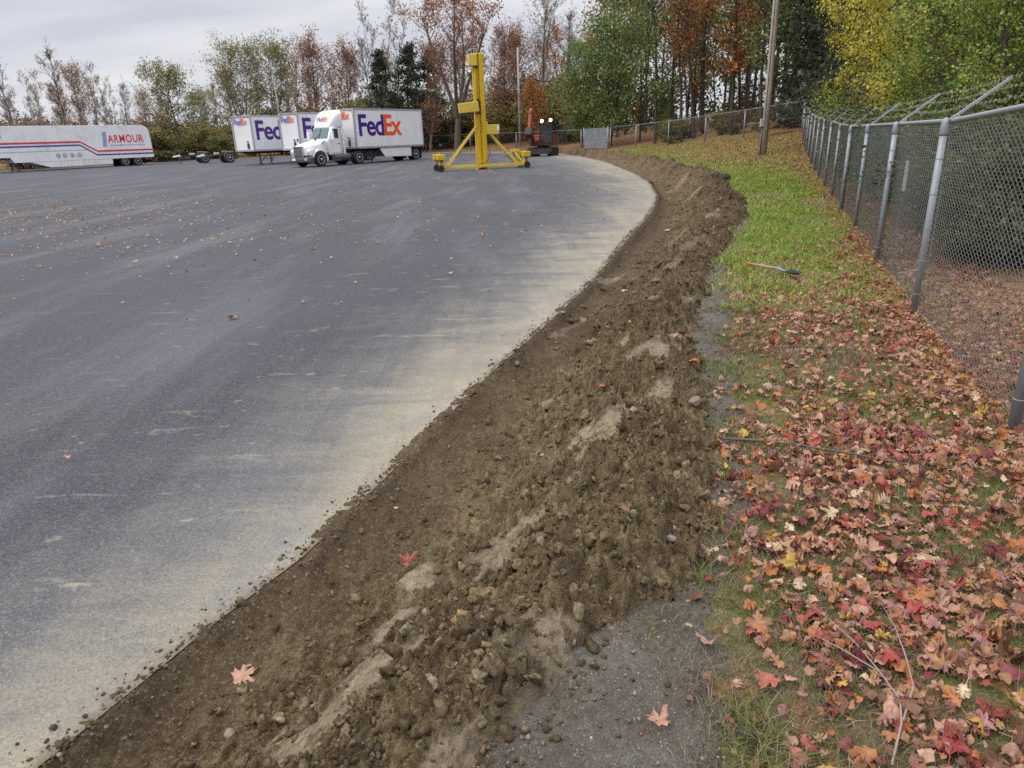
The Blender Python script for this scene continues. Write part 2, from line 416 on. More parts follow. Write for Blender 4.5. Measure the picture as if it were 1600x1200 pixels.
asph = k.mix(k.math('MULTIPLY', k.rng(mid, 0.45, 0.68), 0.28), asph, (0.13, 0.13, 0.135))
# tan dust near the torn edge: a wide thin film, a dense inner band, stray smears farther in
w = k.math('ADD', k.math('ADD', k.math('MULTIPLY', k.math('SUBTRACT', sm1, 0.5), 1.9), k.math('MULTIPLY', k.math('SUBTRACT', wisp, 0.5), 1.5)), k.math('ADD', k.math('MULTIPLY', k.math('SUBTRACT', sm2, 0.5), 1.2), k.math('MULTIPLY', k.math('SUBTRACT', mid, 0.5), 0.45)))
edn = k.math('ADD', ed, w)                      # ed is distance from the edge over the width of the dusty band
film = k.math('MULTIPLY', k.rng(edn, 1.6, 0.15, smooth=True), 0.60)
core = k.math('MULTIPLY', k.rng(edn, 0.85, -0.10, smooth=True), 0.85)
stray = k.math('MULTIPLY', k.math('MAXIMUM', k.rng(k.noise(k.pos((0.42, 1.7, 1), R(4)), 3.4, 4, 0.6, dist=0.5), 0.625, 0.70), k.rng(k.noise(k.pos((0.6, 1.2, 1), R(-20)), 9, 3, 0.55), 0.66, 0.72)), k.math('MULTIPLY', k.rng(ed, 6.5, 0.8), k.rng(mid, 0.3, 0.55)))
dcol = k.ramp(sm2, [(0.3, (0.22, 0.19, 0.13)), (0.5, (0.30, 0.265, 0.185)), (0.7, (0.40, 0.355, 0.262))])
dcol = k.mix(k.math('MULTIPLY', k.rng(acol.outputs[1], 0.35, 1.0), 0.55), dcol, (0.13, 0.115, 0.095))
gpatch = k.rng(k.noise(k.pos((0.8, 0.35, 1), R(-18)), 3.2, 5, 0.65), 0.50, 0.66); dcol = k.mix(k.math('MULTIPLY', gpatch, 0.6), dcol, (0.175, 0.178, 0.168))
rust = k.rng(k.noise(p, 1.7, 4, 0.6), 0.55, 0.75)
dcol = k.mix(k.math('MULTIPLY', rust, 0.45), dcol, (0.36, 0.25, 0.14))
filmg = k.mix(0.55, dcol, (0.175, 0.172, 0.16))
grain = k.rng(k.math('ADD', k.math('MULTIPLY', acol.outputs[0], 0.35), k.math('MULTIPLY', mid, 0.65)), 0.30, 0.70)
col = k.mix(k.math('MULTIPLY', film, k.math('ADD', 0.45, k.math('MULTIPLY', grain, 0.55))), asph, filmg)
col = k.mix(k.math('MULTIPLY', core, k.math('ADD', 0.72, k.math('MULTIPLY', grain, 0.28))), col, dcol)
col = k.mix(k.math('MULTIPLY', stray, 0.62), col, dcol)
spill = k.rng(k.math('ADD', ed, k.math('MULTIPLY', k.math('SUBTRACT', k.noise(p, 14, 5, 0.65), 0.5), 0.22)), 0.065, -0.02)
col = k.mix(k.math('MULTIPLY', spill, 0.8), col, (0.11, 0.08, 0.05))
nb = k.bump(k.math('ADD', k.math('MULTIPLY', fine, 1.0), k.math('MULTIPLY', agg, 1.2)), 0.45, 0.004)
M_ASPHALT = k.done(col, 0.80, nb, spec=0.38)
aed = np.clip(-ad, 0, 60) / (0.95 + 0.055 * np.clip(ay_ - 2, 0, 45))
lot = link_mesh('asphalt_lot', np_mesh('asphalt_lot', np.stack([ax_, ay_, az], -1), aF, M_ASPHALT, {'edge_d': aed}, True))
tag(lot, 'dark asphalt yard with tan dust along its torn edge', 'paved lot', kind='structure')

# ---- the strip of bare grey gravel between the dug soil and the lawn
ys = [0.3]
while ys[-1] < 34: ys.append(ys[-1] + max(0.011, 0.0042 * math.hypot(ys[-1], 1.6)))
ys = np.array(ys); T = np.linspace(0, 1, 150)
yy, tt = np.meshgrid(ys, T, indexing='ij')
x0, x1 = outer_x(yy) - 0.30, grass_x(yy) + 0.20 + 0.16 * fbm(yy * 4.5, yy * 0 + 9.1, 63, 4)
vx = x0 + (x1 - x0) * tt
vz = terrain(vx, yy) + 0.006 + 0.010 * fbm(vx * 6, yy * 6, 61, 4) - 0.07 * sstep(0.72, 1.0, tt + 0.12 * fbm(vx * 12, yy * 12, 64, 3)) - 0.06 * sstep(0.15, 0.0, tt) - 0.05 * sstep(12, 30, yy)
w1, c1 = worley(vx / 0.03, yy / 0.03, 66); vz += 0.006 * np.sqrt(np.clip(1 - (w1 / 0.5) ** 2, 0, 1)) * (c1 > 0.55)
def grid_faces(n, m):
    i = np.arange(n - 1)[:, None] * m; j = np.arange(m - 1)[None]
    return np.stack([i + j, i + j + 1, i + m + j + 1, i + m + j], -1).reshape(-1, 4)
k = NT('gravel'); p = k.pos()
a = k.noise(p, 3.0, 5, 0.6); b = k.noise(p, 170, 3, 0.7)
vc = k.n('ShaderNodeSeparateColor'); k.l(k.vor(p, 120, out='Color'), vc.inputs[0]); vd = k.vor(p, 120)
col = k.ramp(a, [(0.3, (0.085, 0.069, 0.051)), (0.5, (0.128, 0.113, 0.090)), (0.7, (0.165, 0.154, 0.132))])
st = k.ramp(vc.outputs[0], [(0, (0.09, 0.083, 0.076)), (0.5, (0.18, 0.163, 0.145)), (0.85, (0.33, 0.31, 0.28))])
col = k.mix(k.math('MULTIPLY', k.rng(vd, 0.5, 0.3), k.rng(vc.outputs[1], 0.62, 0.95)), col, st)
col = k.mix(k.math('MULTIPLY', k.rng(b, 0.5, 0.35), 0.5), col, (0.03, 0.026, 0.022))
b2 = k.noise(p, 26, 5, 0.7); col = k.mix(k.math('MULTIPLY', k.rng(b2, 0.5, 0.66), 0.55), col, (0.075, 0.055, 0.036)); col = k.mix(k.math('MULTIPLY', k.rng(b2, 0.42, 0.32), 0.4), col, (0.22, 0.20, 0.165))
M_GRAVEL = k.done(col, 0.92, k.bump(k.math('ADD', k.math('MULTIPLY', b2, 1.2), k.math('SUBTRACT', b, vd)), 1.0, 0.010), spec=0.2)
gravel = link_mesh('gravel_shoulder', np_mesh('gravel_shoulder', np.stack([vx, yy, vz], -1).reshape(-1, 3), grid_faces(*vx.shape), M_GRAVEL, None, True))
tag(gravel, 'strip of dark grey gravel between dug soil and lawn', 'gravel', kind='structure')

# ---- the freshly dug soil beside the asphalt
SMEAR = [(-0.02, 2.62, .24, .075), (-0.443, 2.447, .10, .06), (0.06, 1.80, .22, .10), (-0.60, 1.64, .34, .09), (0.52, 3.60, .30, .09), (1.06, 4.86, .30, .12), (0.93, 5.30, .12, .05), (0.93, 4.10, .28, .06), (0.28, 3.0, .12, .04), (1.33, 5.3, .2, .07), (1.75, 6.7, .3, .08), (1.9, 8.2, .5, .10), (2.6, 9.8, .8, .14), (2.9, 11.6, .7, .12), (3.6, 12.6, .8, .14), (4.4, 16.4, .9, .14), (5.3, 19.5, 1.2, .18), (6.0, 24, 1.4, .2), (-0.25, 1.35, .2, .05), (0.2, 4.4, .2, .03), (0.55, 6.3, .3, .04), (-0.5, 2.1, .16, .03), (1.3, 8.6, .5, .05)]
ys = [0.25]
while ys[-1] < 68: ys.append(ys[-1] + max(0.0062, 0.0030 * math.hypot(ys[-1], 1.65)))
ys = np.array(ys); NTt = 330; T = np.linspace(0, 1, NTt)
yy, tt = np.meshgrid(ys, T, indexing='ij')
ex, ox = edge_x(yy), outer_x(yy)
wob = 0.045 * fbm(yy * 2.6, yy * 0 + 3.3, 71, 3) + 0.030 * fbm(yy * 11, yy * 0 + 1.3, 72, 4)
owob = (0.11 * fbm(yy * 2.2, yy * 0 + 7.7, 73, 4) + 0.05 * fbm(yy * 9, yy * 0 + 2.7, 74, 3)) * (1 + 2.2 * sstep(5, 16, yy))
lo, hi = ex - 0.09, ox + 0.08 + owob
vx = lo + (hi - lo) * tt
def smear_mask(x, y):
    m = np.zeros(np.shape(x))
    dx, dy = 0.52, 0.854                              # direction in which the bucket dragged
    for cx, cy, L, W in SMEAR:
        L, W = L * 1.15, W * 1.35
        u = (x - cx) * dx + (y - cy) * dy; v = (x - cx) * dy - (y - cy) * dx
        u = u + 0.25 * W * vnoise(u / W, v / W, 91); q = (u / L) ** 2 + (v / W) ** 2
        u2 = u / 0.16; m = np.maximum(m, sstep(1.15, 0.35, q + 1.1 * fbm(u2, v / 0.035, 92, 4) + 0.7 * fbm(x / .13, y / .13, 97, 3)) * (0.8 + 0.2 * math.sin(cx * 37 + cy * 11) ** 2))
    return m
pale = smear_mask(vx, yy)
far = sstep(6, 18, yy)
crest = np.exp(-((tt - 0.74) / 0.2) ** 2)
ditch = -(0.105 + 0.09 * far) * sstep(0.02, 0.17, tt) * sstep(0.66, 0.34, tt)
prof = ditch + (0.085 + 0.24 * far) * crest * (1 + 0.55 * fbm(yy / (0.5 + 0.9 * far), tt * 1.4, 81, 3))
rough = sstep(0.04, 0.55, tt + 0.22 * fbm(vx * 3, yy * 3, 82, 3))       # raked and fine by the asphalt, cloddy farther out
rough = np.clip(rough * (1 - 0.93 * pale), 0.03, 1)
uu, vv = vx * 0.52 + yy * 0.854, vx * 0.854 - yy * 0.52
z = prof + 0.035 * fbm(vx / 0.45, yy / 0.45, 83, 4) * sstep(0.03, 0.3, tt)
z += (0.034 + 0.03 * far) * rough * fbm(uu / (0.42 + 0.4 * far), vv / (0.075 + 0.06 * far), 84, 5)                     # drag lines
def clods(size, amp, seed, dens, an=1.0):
    wx, wy = uu / (size * an), vv / size
    wx2 = wx + 0.35 * vnoise(wx * 1.7, wy * 1.7, seed + 50); wy2 = wy + 0.35 * vnoise(wx * 1.7 + 9, wy * 1.7, seed + 51)
    d, c = worley(wx2, wy2, seed, 0.75); r = 0.34 + 0.36 * c; tx = _hash(np.floor(c * 8111), np.floor(c * 331), seed + 3) - 0.5
    dome = np.minimum(np.clip(1 - d / r, 0, 1) * 2.3, 0.72 + 0.5 * tx + 0.9 * tx * vnoise(wx * 1.1, wy * 1.1, seed + 8)); dome = np.clip(dome, 0, 1.1); on = (_hash(np.floor(c * 9999), np.floor(c * 777), seed) < dens)
    return amp * dome * (0.5 + 0.7 * c) * on
fade = lambda s: sstep(s * 900, s * 260, np.hypot(vx, yy))              # too small to carry in the mesh farther off
big_, med, sml, tin = clods(0.15, 0.062, 101, 0.5, 1.5), clods(0.072, 0.046, 111, 0.68, 1.4), clods(0.036, 0.027, 121, 0.8, 1.2), clods(0.019, 0.014, 131, 0.85)
z += rough * (big_ * (0.5 + crest) + med + sml * fade(0.036)) + np.clip(rough + 0.25, 0, 1) * tin * fade(0.019)
z += clods(0.5, 0.13, 141, 0.45, 1.5) * far * sstep(0.2, 0.6, tt) * 0.8
z += (0.014 * rough + 0.003) * fbm(uu / 0.04, vv / 0.028, 85, 5, 0.65)
z += 0.014 * pale
z -= 0.10 * sstep(0.90, 1.0, tt)
ef = sstep(-0.012, 0.085 + 0.05 * far, vx - ex + 0.4 * wob)                 # meets the broken asphalt edge, some of it spilling over
z = z * ef + (1 - ef) * (-0.001 + 0.022 * np.clip(fbm(vx / 0.035, yy / 0.035, 86, 4) + 0.9 * fbm(yy * 4, yy * 0, 87, 3) - 0.05, -0.2, 1) * sstep(-0.085, -0.01, vx - ex))
z += terrain(vx, yy) * sstep(0.0, 1.0, tt) + lot_z(yy) * (1 - sstep(0.0, 1.0, tt))
clod_a = np.clip((big_ / 0.05 + med / 0.03 + 0.6 * sml / 0.016) * 0.6, 0, 1) * (1 - pale)
DIRT_X, DIRT_Y, DIRT_Z = vx, ys, z
def dirt_z(x, y):
    i = int(np.clip(np.searchsorted(DIRT_Y, y), 0, len(DIRT_Y) - 1)); return float(np.interp(x, DIRT_X[i], DIRT_Z[i]))
k = NT('dug_soil'); p = k.pos(); pa = k.attr('smear'); ca = k.attr('clod'); ta = k.attr('across')
a = k.noise(p, 2.3, 5, 0.6); b = k.noise(p, 24, 5, 0.7); c = k.noise(p, 190, 4, 0.7); st = k.noise(k.pos((5, 0.7, 1), R(31.3)), 4.5, 5, 0.62)
col = k.ramp(k.math('ADD', k.math('MULTIPLY', a, 0.25), k.math('ADD', k.math('MULTIPLY', b, 0.42), k.math('MULTIPLY', st, 0.33))), [(0.385, (0.050, 0.034, 0.019)), (0.465, (0.13, 0.092, 0.050)), (0.535, (0.225, 0.17, 0.092)), (0.61, (0.38, 0.305, 0.185))])
col = k.mix(k.math('MULTIPLY', k.rng(k.math('ADD', ta, k.math('MULTIPLY', k.math('SUBTRACT', a, 0.5), 0.5)), 0.42, 0.12), 0.66), col, (0.080, 0.056, 0.036))        # moister, darker soil by the asphalt
col = k.mix(k.math('MULTIPLY', ca, 0.28), col, (0.20, 0.145, 0.08))
col = k.mix(k.math('MULTIPLY', k.rng(c, 0.54, 0.36), 0.6), col, (0.038, 0.027, 0.017))
col = k.mix(k.math('MULTIPLY', k.rng(k.noise(p, 75, 4, 0.65), 0.54, 0.66), 0.5), col, (0.30, 0.24, 0.15))
och = k.math('MULTIPLY', k.rng(k.noise(p, 4.5, 4, 0.6), 0.62, 0.74), 0.4); col = k.mix(och, col, (0.22, 0.155, 0.066))
pc = k.ramp(k.math('ADD', k.math('MULTIPLY', st, 0.5), k.math('MULTIPLY', b, 0.5)), [(0.35, (0.20, 0.155, 0.10)), (0.52, (0.33, 0.268, 0.185)), (0.68, (0.43, 0.365, 0.27))])
pc = k.mix(k.math('MULTIPLY', k.rng(b, 0.48, 0.36), 0.7), pc, (0.12, 0.09, 0.06))
col = k.mix(k.math('MULTIPLY', pa, 0.92), col, pc)
peb = k.n('ShaderNodeSeparateColor'); k.l(k.vor(p, 62, out='Color'), peb.inputs[0])
pm = k.math('MULTIPLY', k.math('GREATER_THAN', peb.outputs[0], 0.94), k.rng(k.vor(p, 62), 0.30, 0.22)); col = k.mix(k.math('MULTIPLY', pm, 0.75), col, (0.26, 0.235, 0.20))
damp = k.noise(p, 0.9, 4, 0.6); col = k.mix(k.math('MULTIPLY', k.math('ADD', k.rng(damp, 0.50, 0.66), k.attr('moist')), 0.42), col, (0.07, 0.05, 0.033))
M_SOIL = k.done(col, 0.96, k.bump(k.math('ADD', k.math('MULTIPLY', b, 1.4), c), 1.0, 0.016), spec=0.12)
dirt = link_mesh('dug_soil', np_mesh('dug_soil', np.stack([vx, yy, z], -1).reshape(-1, 3), grid_faces(*vx.shape), M_SOIL, {'smear': pale.ravel(), 'clod': clod_a.ravel(), 'across': tt.ravel(), 'moist': sstep(3.2, 7.5, yy).ravel()}, True))
tag(dirt, 'band of freshly dug brown soil curving along the asphalt edge', 'soil', kind='structure')

# ---- loose clods and pebbles
def ico(sub):
    import bmesh
    bm = bmesh.new(); bmesh.ops.create_icosphere(bm, subdivisions=sub, radius=1)
    V = np.array([v.co[:] for v in bm.verts]); F = np.array([[v.index for v in f.verts] for f in bm.faces]); bm.free(); return V, F
def lump_shape(seed, sub=2, rough=0.35, flat=0.75, angular=False):
    V, F = ico(sub); rng = np.random.default_rng(seed)
    off = rng.uniform(0, 50, 3)
    n = fbm(V[:, 0] * 1.1 + off[0] + V[:, 2] * .7, V[:, 1] * 1.1 + off[1] + V[:, 2] * .9, seed, 2) + 0.55 * fbm(V[:, 0] * 3 + off[2] + V[:, 2], V[:, 1] * 3 - V[:, 2] * 1.2, seed + 5, 3)
    V = V * (1 + rough * n)[:, None]
    if angular:
        for _ in range(7):
            nn = rng.normal(size=3); nn /= np.linalg.norm(nn); h = rng.uniform(0.55, 0.8); dd = V @ nn - h; V = V - np.clip(dd, 0, None)[:, None] * nn * 0.95
    return V * np.array([1, rng.uniform(0.7, 0.95), flat * rng.uniform(0.75, 1.1)]), F
def scatter(shapes, P, S, seed, cols, flat_rot=False, sink=0.25):
    rng = np.random.default_rng(seed); VS, FS, CS = [], [], []; b = 0
    idx = rng.integers(0, len(shapes), len(P)); RM = rot_rand(rng, len(P))
    for s, (V, F) in enumerate(shapes):
        m = np.nonzero(idx == s)[0]
        if not len(m): continue
        if flat_rot:
            a = rng.uniform(0, 6.283, len(m)); ca, sa = np.cos(a), np.sin(a); Z = np.zeros_like(a)
            Rm = np.stack([np.stack([ca, -sa, Z], -1), np.stack([sa, ca, Z], -1), np.stack([Z, Z, Z + 1], -1)], 1)
        else: Rm = RM[m]
        W = np.einsum('nij,vj->nvi', Rm, V) * S[m][:, None, None] + P[m][:, None, :]
        W[:, :, 2] += (S[m] * (0.5 - sink))[:, None]
        VS.append(W.reshape(-1, 3)); FS.append((F[None] + (np.arange(len(m)) * len(V))[:, None, None] + b).reshape(-1, 3)); b += W.shape[0] * W.shape[1]
        CS.append(np.repeat(cols[m], len(V), 0))
    return np.concatenate(VS), np.concatenate(FS), np.concatenate(CS)
k = NT('clod_soil'); p = k.pos(); cc = k.attr('tint', True)
b = k.noise(p, 60, 4, 0.7); c = k.noise(p, 260, 3, 0.6)
M_CLOD = k.done(k.mix(k.rng(b, 0.60, 0.40), cc, k.mix(0.7, cc, (0.05, 0.035, 0.022))), 0.95, k.bump(k.math('ADD', b, c), 0.9, 0.006), spec=0.1)
rng = np.random.default_rng(4)
N = 11000
i = np.minimum((rng.random(N) ** 1.5 * len(ys) * 0.80).astype(int), len(ys) - 1)
t = np.clip(rng.beta(2.4, 1.5, N), 0.05, 0.97); j = (t * (NTt - 1)).astype(int)
ok = rng.random(N) > pale[i, j] * 0.93; i, j = i[ok], j[ok]; N = len(i)
D = np.hypot(ys[i], 1.65)
S = np.clip(rng.lognormal(-4.95, 0.62, N), 0.0035, 0.034) * (1 + np.clip(D - 4, 0, 20) * 0.07)
P = np.stack([DIRT_X[i, j], ys[i], DIRT_Z[i, j]], -1)
pal = np.array([(0.135, 0.10, 0.058), (0.18, 0.135, 0.078), (0.10, 0.072, 0.043), (0.23, 0.18, 0.105), (0.29, 0.24, 0.16)])
cols = pal[rng.choice(5, N, p=[.3, .3, .2, .14, .06])] * rng.uniform(0.8, 1.2, (N, 1))
V, F, C = scatter([lump_shape(s, 2, 0.9, 0.72, s % 3 != 1) for s in range(14)], P, S, 5, cols, sink=0.3)
cl = link_mesh('loose_soil_clods', np_mesh('loose_soil_clods', V, F, M_CLOD, {'tint': C}, False)); tag(cl, 'small loose clods scattered over the dug soil', 'soil clods', kind='stuff')
N = 1500                                                   # crumbs of soil spilled over the gravel
y = 1.2 + rng.random(N) ** 1.6 * 10; x = outer_x(y) + np.abs(rng.normal(0, 0.14, N)); ok = x < grass_x(y) + 0.05; x, y = x[ok], y[ok]; N = len(x)
cols = pal[rng.choice(5, N, p=[.3, .3, .2, .14, .06])] * rng.uniform(0.8, 1.2, (N, 1))
V, F, C = scatter([lump_shape(s + 340, 1, 0.8, 0.7, True) for s in range(8)], np.stack([x, y, terrain(x, y) + 0.008], -1), np.clip(rng.lognormal(-5.1, 0.6, N), 0.003, 0.024), 16, cols, sink=0.3)
tag(link_mesh('spilled_soil', np_mesh('spilled_soil', V, F, M_CLOD, {'tint': C}, False)), 'crumbs of soil spilled over the gravel', 'soil clods', kind='stuff')
N = 2600                                                   # crumbs kicked onto the asphalt
y = 1.0 + rng.random(N) ** 1.8 * 16; x = edge_x(y) + rng.normal(0.0, 0.035, N) - np.abs(rng.normal(0, 0.05, N)) * (rng.random(N) < 0.4)
cols = pal[rng.choice(5, N, p=[.3, .25, .25, .14, .06])] * rng.uniform(0.7, 1.1, (N, 1))
V, F, C = scatter([lump_shape(s + 360, 1, 0.8, 0.7, True) for s in range(8)], np.stack([x, y, np.where(x < edge_x(y), 0.001, -0.002)], -1), np.clip(rng.lognormal(-5.3, 0.6, N), 0.002, 0.018), 17, cols, sink=0.3)
tag(link_mesh('edge_crumbs', np_mesh('edge_crumbs', V, F, M_CLOD, {'tint': C}, False)), 'crumbs of soil kicked onto the asphalt edge', 'soil clods', kind='stuff')
N = 520
i = np.minimum((rng.random(N) ** 1.7 * len(ys) * 0.75).astype(int), len(ys) - 1); t = np.clip(rng.beta(5, 1.9, N), 0.1, 0.97); j = (t * (NTt - 1)).astype(int)
ok = rng.random(N) > pale[i, j] * 0.9; i, j = i[ok], j[ok]; N = len(i)
S = rng.uniform(0.014, 0.036, N) * (1 + np.clip(np.hypot(ys[i], 1.65) - 4, 0, 20) * 0.05)
cols = pal[rng.choice(5, N, p=[.3, .3, .14, .2, .06])] * rng.uniform(0.85, 1.2, (N, 1))
V, F, C = scatter([lump_shape(s + 300, 3, 1.15, 0.6, s % 4 != 1) for s in range(12)], np.stack([DIRT_X[i, j], ys[i], DIRT_Z[i, j]], -1), S, 15, cols, sink=0.35)
tag(link_mesh('broken_soil_lumps', np_mesh('broken_soil_lumps', V, F, M_CLOD, {'tint': C}, True)), 'broken lumps of soil heaped along the outer ridge', 'soil clods', kind='stuff')
k = NT('pebble'); p = k.pos(); cc = k.attr('tint', True); b = k.noise(p, 120, 4, 0.6)
M_PEBBLE = k.done(k.mix(k.rng(b, 0.3, 0.7), cc, k.mix(0.45, cc, (0.1, 0.09, 0.08))), 0.75, k.bump(b, 0.3, 0.003), spec=0.3)
N = 3000
y = 0.9 + rng.random(N) ** 2.0 * 10; u = rng.random(N)
x = np.where(rng.random(N) < 0.90, outer_x(y) - 0.05 + (grass_x(y) - outer_x(y) + 0.12) * u, edge_x(y) + 0.02 + u * (outer_x(y) - edge_x(y)))
inn = x < outer_x(y) - 0.05
zz = np.array([dirt_z(a, c) if f else 0 for a, c, f in zip(x, y, inn)]); zz = np.where(inn, zz, terrain(x, y) + 0.008)
S = np.clip(rng.lognormal(-5.75, 0.5, N), 0.0016, 0.013)
pal = np.array([(0.22, 0.20, 0.18), (0.14, 0.13, 0.12), (0.36, 0.335, 0.29), (0.24, 0.19, 0.135), (0.09, 0.083, 0.078)])
cols = pal[rng.choice(5, N, p=[.3, .25, .08, .22, .15])] * rng.uniform(0.8, 1.2, (N, 1))
V, F, C = scatter([lump_shape(s + 40, 1, 0.3, 0.7) for s in range(6)], np.stack([x, y, zz], -1), S, 8, cols)
pb = link_mesh('pebbles', np_mesh('pebbles', V, F, M_PEBBLE, {'tint': C}, True)); tag(pb, 'pebbles strewn over gravel and soil', 'pebbles', kind='stuff')
# crumbs of broken asphalt along the torn edge
N = 620; y = 1.0 + rng.random(N) ** 2 * 14; x = edge_x(y) + rng.normal(0.035, 0.04, N); S = np.clip(rng.lognormal(-5.5, 0.5, N), 0.002, 0.016)
zz = np.where(x < edge_x(y), 0.0, 0.012)
cols = np.array([(0.075, 0.068, 0.058)]) * rng.uniform(0.7, 2.2, (N, 1))
V, F, C = scatter([lump_shape(s + 60, 1, 0.3, 0.8, True) for s in range(5)], np.stack([x, y, zz], -1), S, 9, cols)
cr = link_mesh('asphalt_crumbs', np_mesh('asphalt_crumbs', V, F, M_PEBBLE, {'tint': C}, False)); tag(cr, 'dark crumbs of broken asphalt along the pavement edge', 'crumbs', kind='stuff')
# the bigger stones and clods that one can pick out
def lump(name, x, y, s, seed, col, mat, label, cat, rough=0.3, flat=0.8, angular=False, rz=0.0, group=None, zoff=0.3, sub=3):
    V, F = lump_shape(seed, sub, rough, flat, angular)
    o = link_mesh(name, np_mesh(name, V * s, F, mat, {'tint': np.tile(col, (len(V), 1))}, not angular))
    on = x < outer_x(y) + 0.02
    o.location = (x, y, (dirt_z(x, y) if on else tz(x, y)) + s * zoff); o.rotation_euler = (0.1, 0.15, rz)
    return tag(o, label, cat, group)
lump('soil_clod', -0.136, 2.075, 0.055, 201, (0.25, 0.185, 0.095), M_CLOD, 'large tan clod of clay standing highest in the front of the soil', 'clod', 0.55, 0.95)
lump('soil_clod', -0.188, 1.925, 0.040, 202, (0.30, 0.205, 0.085), M_CLOD, 'yellow ochre clod just below the large tan clod', 'clod', 0.4, 0.9)
lump('stone', -0.122, 1.69, 0.024, 203, (0.44, 0.40, 0.30), M_PEBBLE, 'pale oval stone at the foot of the wide pale smear of clay', 'stone', 0.12, 0.5)
lump('stone', 1.114, 3.861, 0.042, 204, (0.17, 0.135, 0.105), M_PEBBLE, 'brown round stone on the gravel beside the grass edge', 'stone', 0.2, 0.8, True)
lump('stone', 0.62, 2.38, 0.026, 205, (0.21, 0.19, 0.15), M_PEBBLE, 'flat grey-brown stone on the outer side of the soil ridge', 'stone', 0.15, 0.45, True, 0.8)
lump('stone', 0.50, 2.52, 0.026, 206, (0.15, 0.14, 0.125), M_PEBBLE, 'angular grey stone lodged near the crest of the soil', 'stone', 0.2, 0.9, True, 2.0)
lump('stone', 0.16, 3.52, 0.018, 207, (0.30, 0.26, 0.20), M_PEBBLE, 'light stone lying in the middle of the soil beyond the ridge', 'stone', 0.15, 0.6, True, 1.0)
lump('stone', -0.93, 1.66, 0.020, 208, (0.23, 0.17, 0.10), M_PEBBLE, 'tan stone in the soil near the front corner of the asphalt', 'stone', 0.2, 0.7, True, .4)
lump('stone', 0.32, 1.98, 0.022, 209, (0.16, 0.11, 0.075), M_PEBBLE, 'reddish brown flat stone lying on the grey gravel', 'stone', 0.15, 0.5, True, 1.4)
lump('stone', -0.60, 3.0, 0.012, 210, (0.30, 0.29, 0.26), M_PEBBLE, 'small whitish stone by the torn asphalt edge', 'stone', 0.12, 0.6)
lump('stone', 1.35, 7.8, 0.04, 211, (0.36, 0.32, 0.26), M_PEBBLE, 'cream stone midway along the bend of the soil', 'stone', 0.15, 0.6, True)
lump('stone', 3.1, 13.3, 0.06, 212, (0.36, 0.34, 0.31), M_PEBBLE, 'white stone on the soil slope before the far bend', 'stone', 0.15, 0.6, True)
lump('soil_clod', 7.5, 24.4, 0.26, 213, (0.07, 0.055, 0.045), M_CLOD, 'dark clod of turf sitting apart on the lawn edge', 'clod', 0.4, 0.8)
# ------------------------------------------------------------------ fallen leaves
def outline(kind):
    if kind == 'maple':
        h = [(0, 1.0), (.09, .80), (.21, .77), (.14, .54), (.36, .66), (.40, .74), (.62, .70), (.50, .54), (.60, .42), (.27, .28), (.40, .20), (.56, .10), (.36, .05), (.22, -.05), (.06, 0.0)]
    elif kind == 'tri':
        h = [(0, 1.0), (.08, .86), (.17, .82), (.20, .66), (.34, .66), (.50, .64), (.46, .50), (.43, .40), (.46, .28), (.36, .14), (.20, .04), (.05, 0.0)]
    elif kind == 'oak':
        h = [(0, 1.0), (.10, .93), (.22, .90), (.13, .76), (.34, .74), (.38, .66), (.15, .55), (.38, .50), (.38, .42), (.14, .34), (.29, .26), (.24, .19), (.10, .14), (.04, 0)]
    else:
        h = [(0, 1.0), (.12, .85), (.24, .65), (.29, .45), (.25, .25), (.13, .08), (.03, 0)]
    L = [(-x, y) for x, y in h[1:]][::-1]
    return np.array([(x, y) for x, y in h] + L)
def leaf_mesh(kind, seed, curl):
    """unit leaf: midrib fan with an inner ring so that it can cup and curl, plus a stalk"""
    rng = np.random.default_rng(seed); O = outline(kind) * (1 + rng.normal(0, 0.035, (len(outline(kind)), 2)))
    c = np.array([0, 0.38]); I = c + (O - c) * 0.5; n = len(O)
    V2 = np.concatenate([[c], I, O]); x, y = V2[:, 0], V2[:, 1] - 0.38
    r = np.hypot(x, y); a = rng.uniform(0, 6.28)
    z = curl * (0.75 * r ** 2 * np.cos(2 * (np.arctan2(y, x) - a)) + 0.65 * r ** 2 + 0.30 * np.abs(x)) + (0.05 + 0.05 * curl) * rng.normal(size=len(V2)) * (r > 0.2) + 0.02
    if rng.random() < 0.35: z = -z + 0.25 * curl
    # rolled margins pull the outline inwards a little
    V = np.stack([x * (1 - 0.25 * curl * r), y * (1 - 0.15 * curl * r), z], -1)
    F = [[0, 1 + i, 1 + (i + 1) % n] for i in range(n)]
    for i in range(n):
        j = (i + 1) % n; F += [[1 + i, 1 + n + i, 1 + n + j], [1 + i, 1 + n + j, 1 + j]]
    b = len(V); sx = rng.uniform(-.15, .15)
    V = np.concatenate([V, [(-.012, -.40, .02), (.012, -.40, .02), (sx - .01, -.78, .05 + .1 * curl), (sx + .01, -.78, .05 + .1 * curl)]])
    F += [[b, b + 2, b + 3], [b, b + 3, b + 1]]
    edge = np.concatenate([np.clip(r * 1.1, 0, 1), [0, 0, 0, 0]])
    return V, np.array(F), edge
TONES = {  # albedo of each kind of leaf
 'pink-tan': (0.52, 0.30, 0.215), 'tan': (0.43, 0.235, 0.12), 'mauve': (0.36, 0.18, 0.165), 'red': (0.38, 0.06, 0.06), 'dark red': (0.16, 0.022, 0.035), 'orange': (0.42, 0.15, 0.045), 'yellow': (0.50, 0.33, 0.06), 'brown': (0.16, 0.075, 0.042), 'cream': (0.60, 0.46, 0.31), 'coral': (0.44, 0.135, 0.10)}
TN = list(TONES); TW = np.array([.17, .21, .11, .10, .09, .12, .02, .14, .035, .035]); TW /= TW.sum()
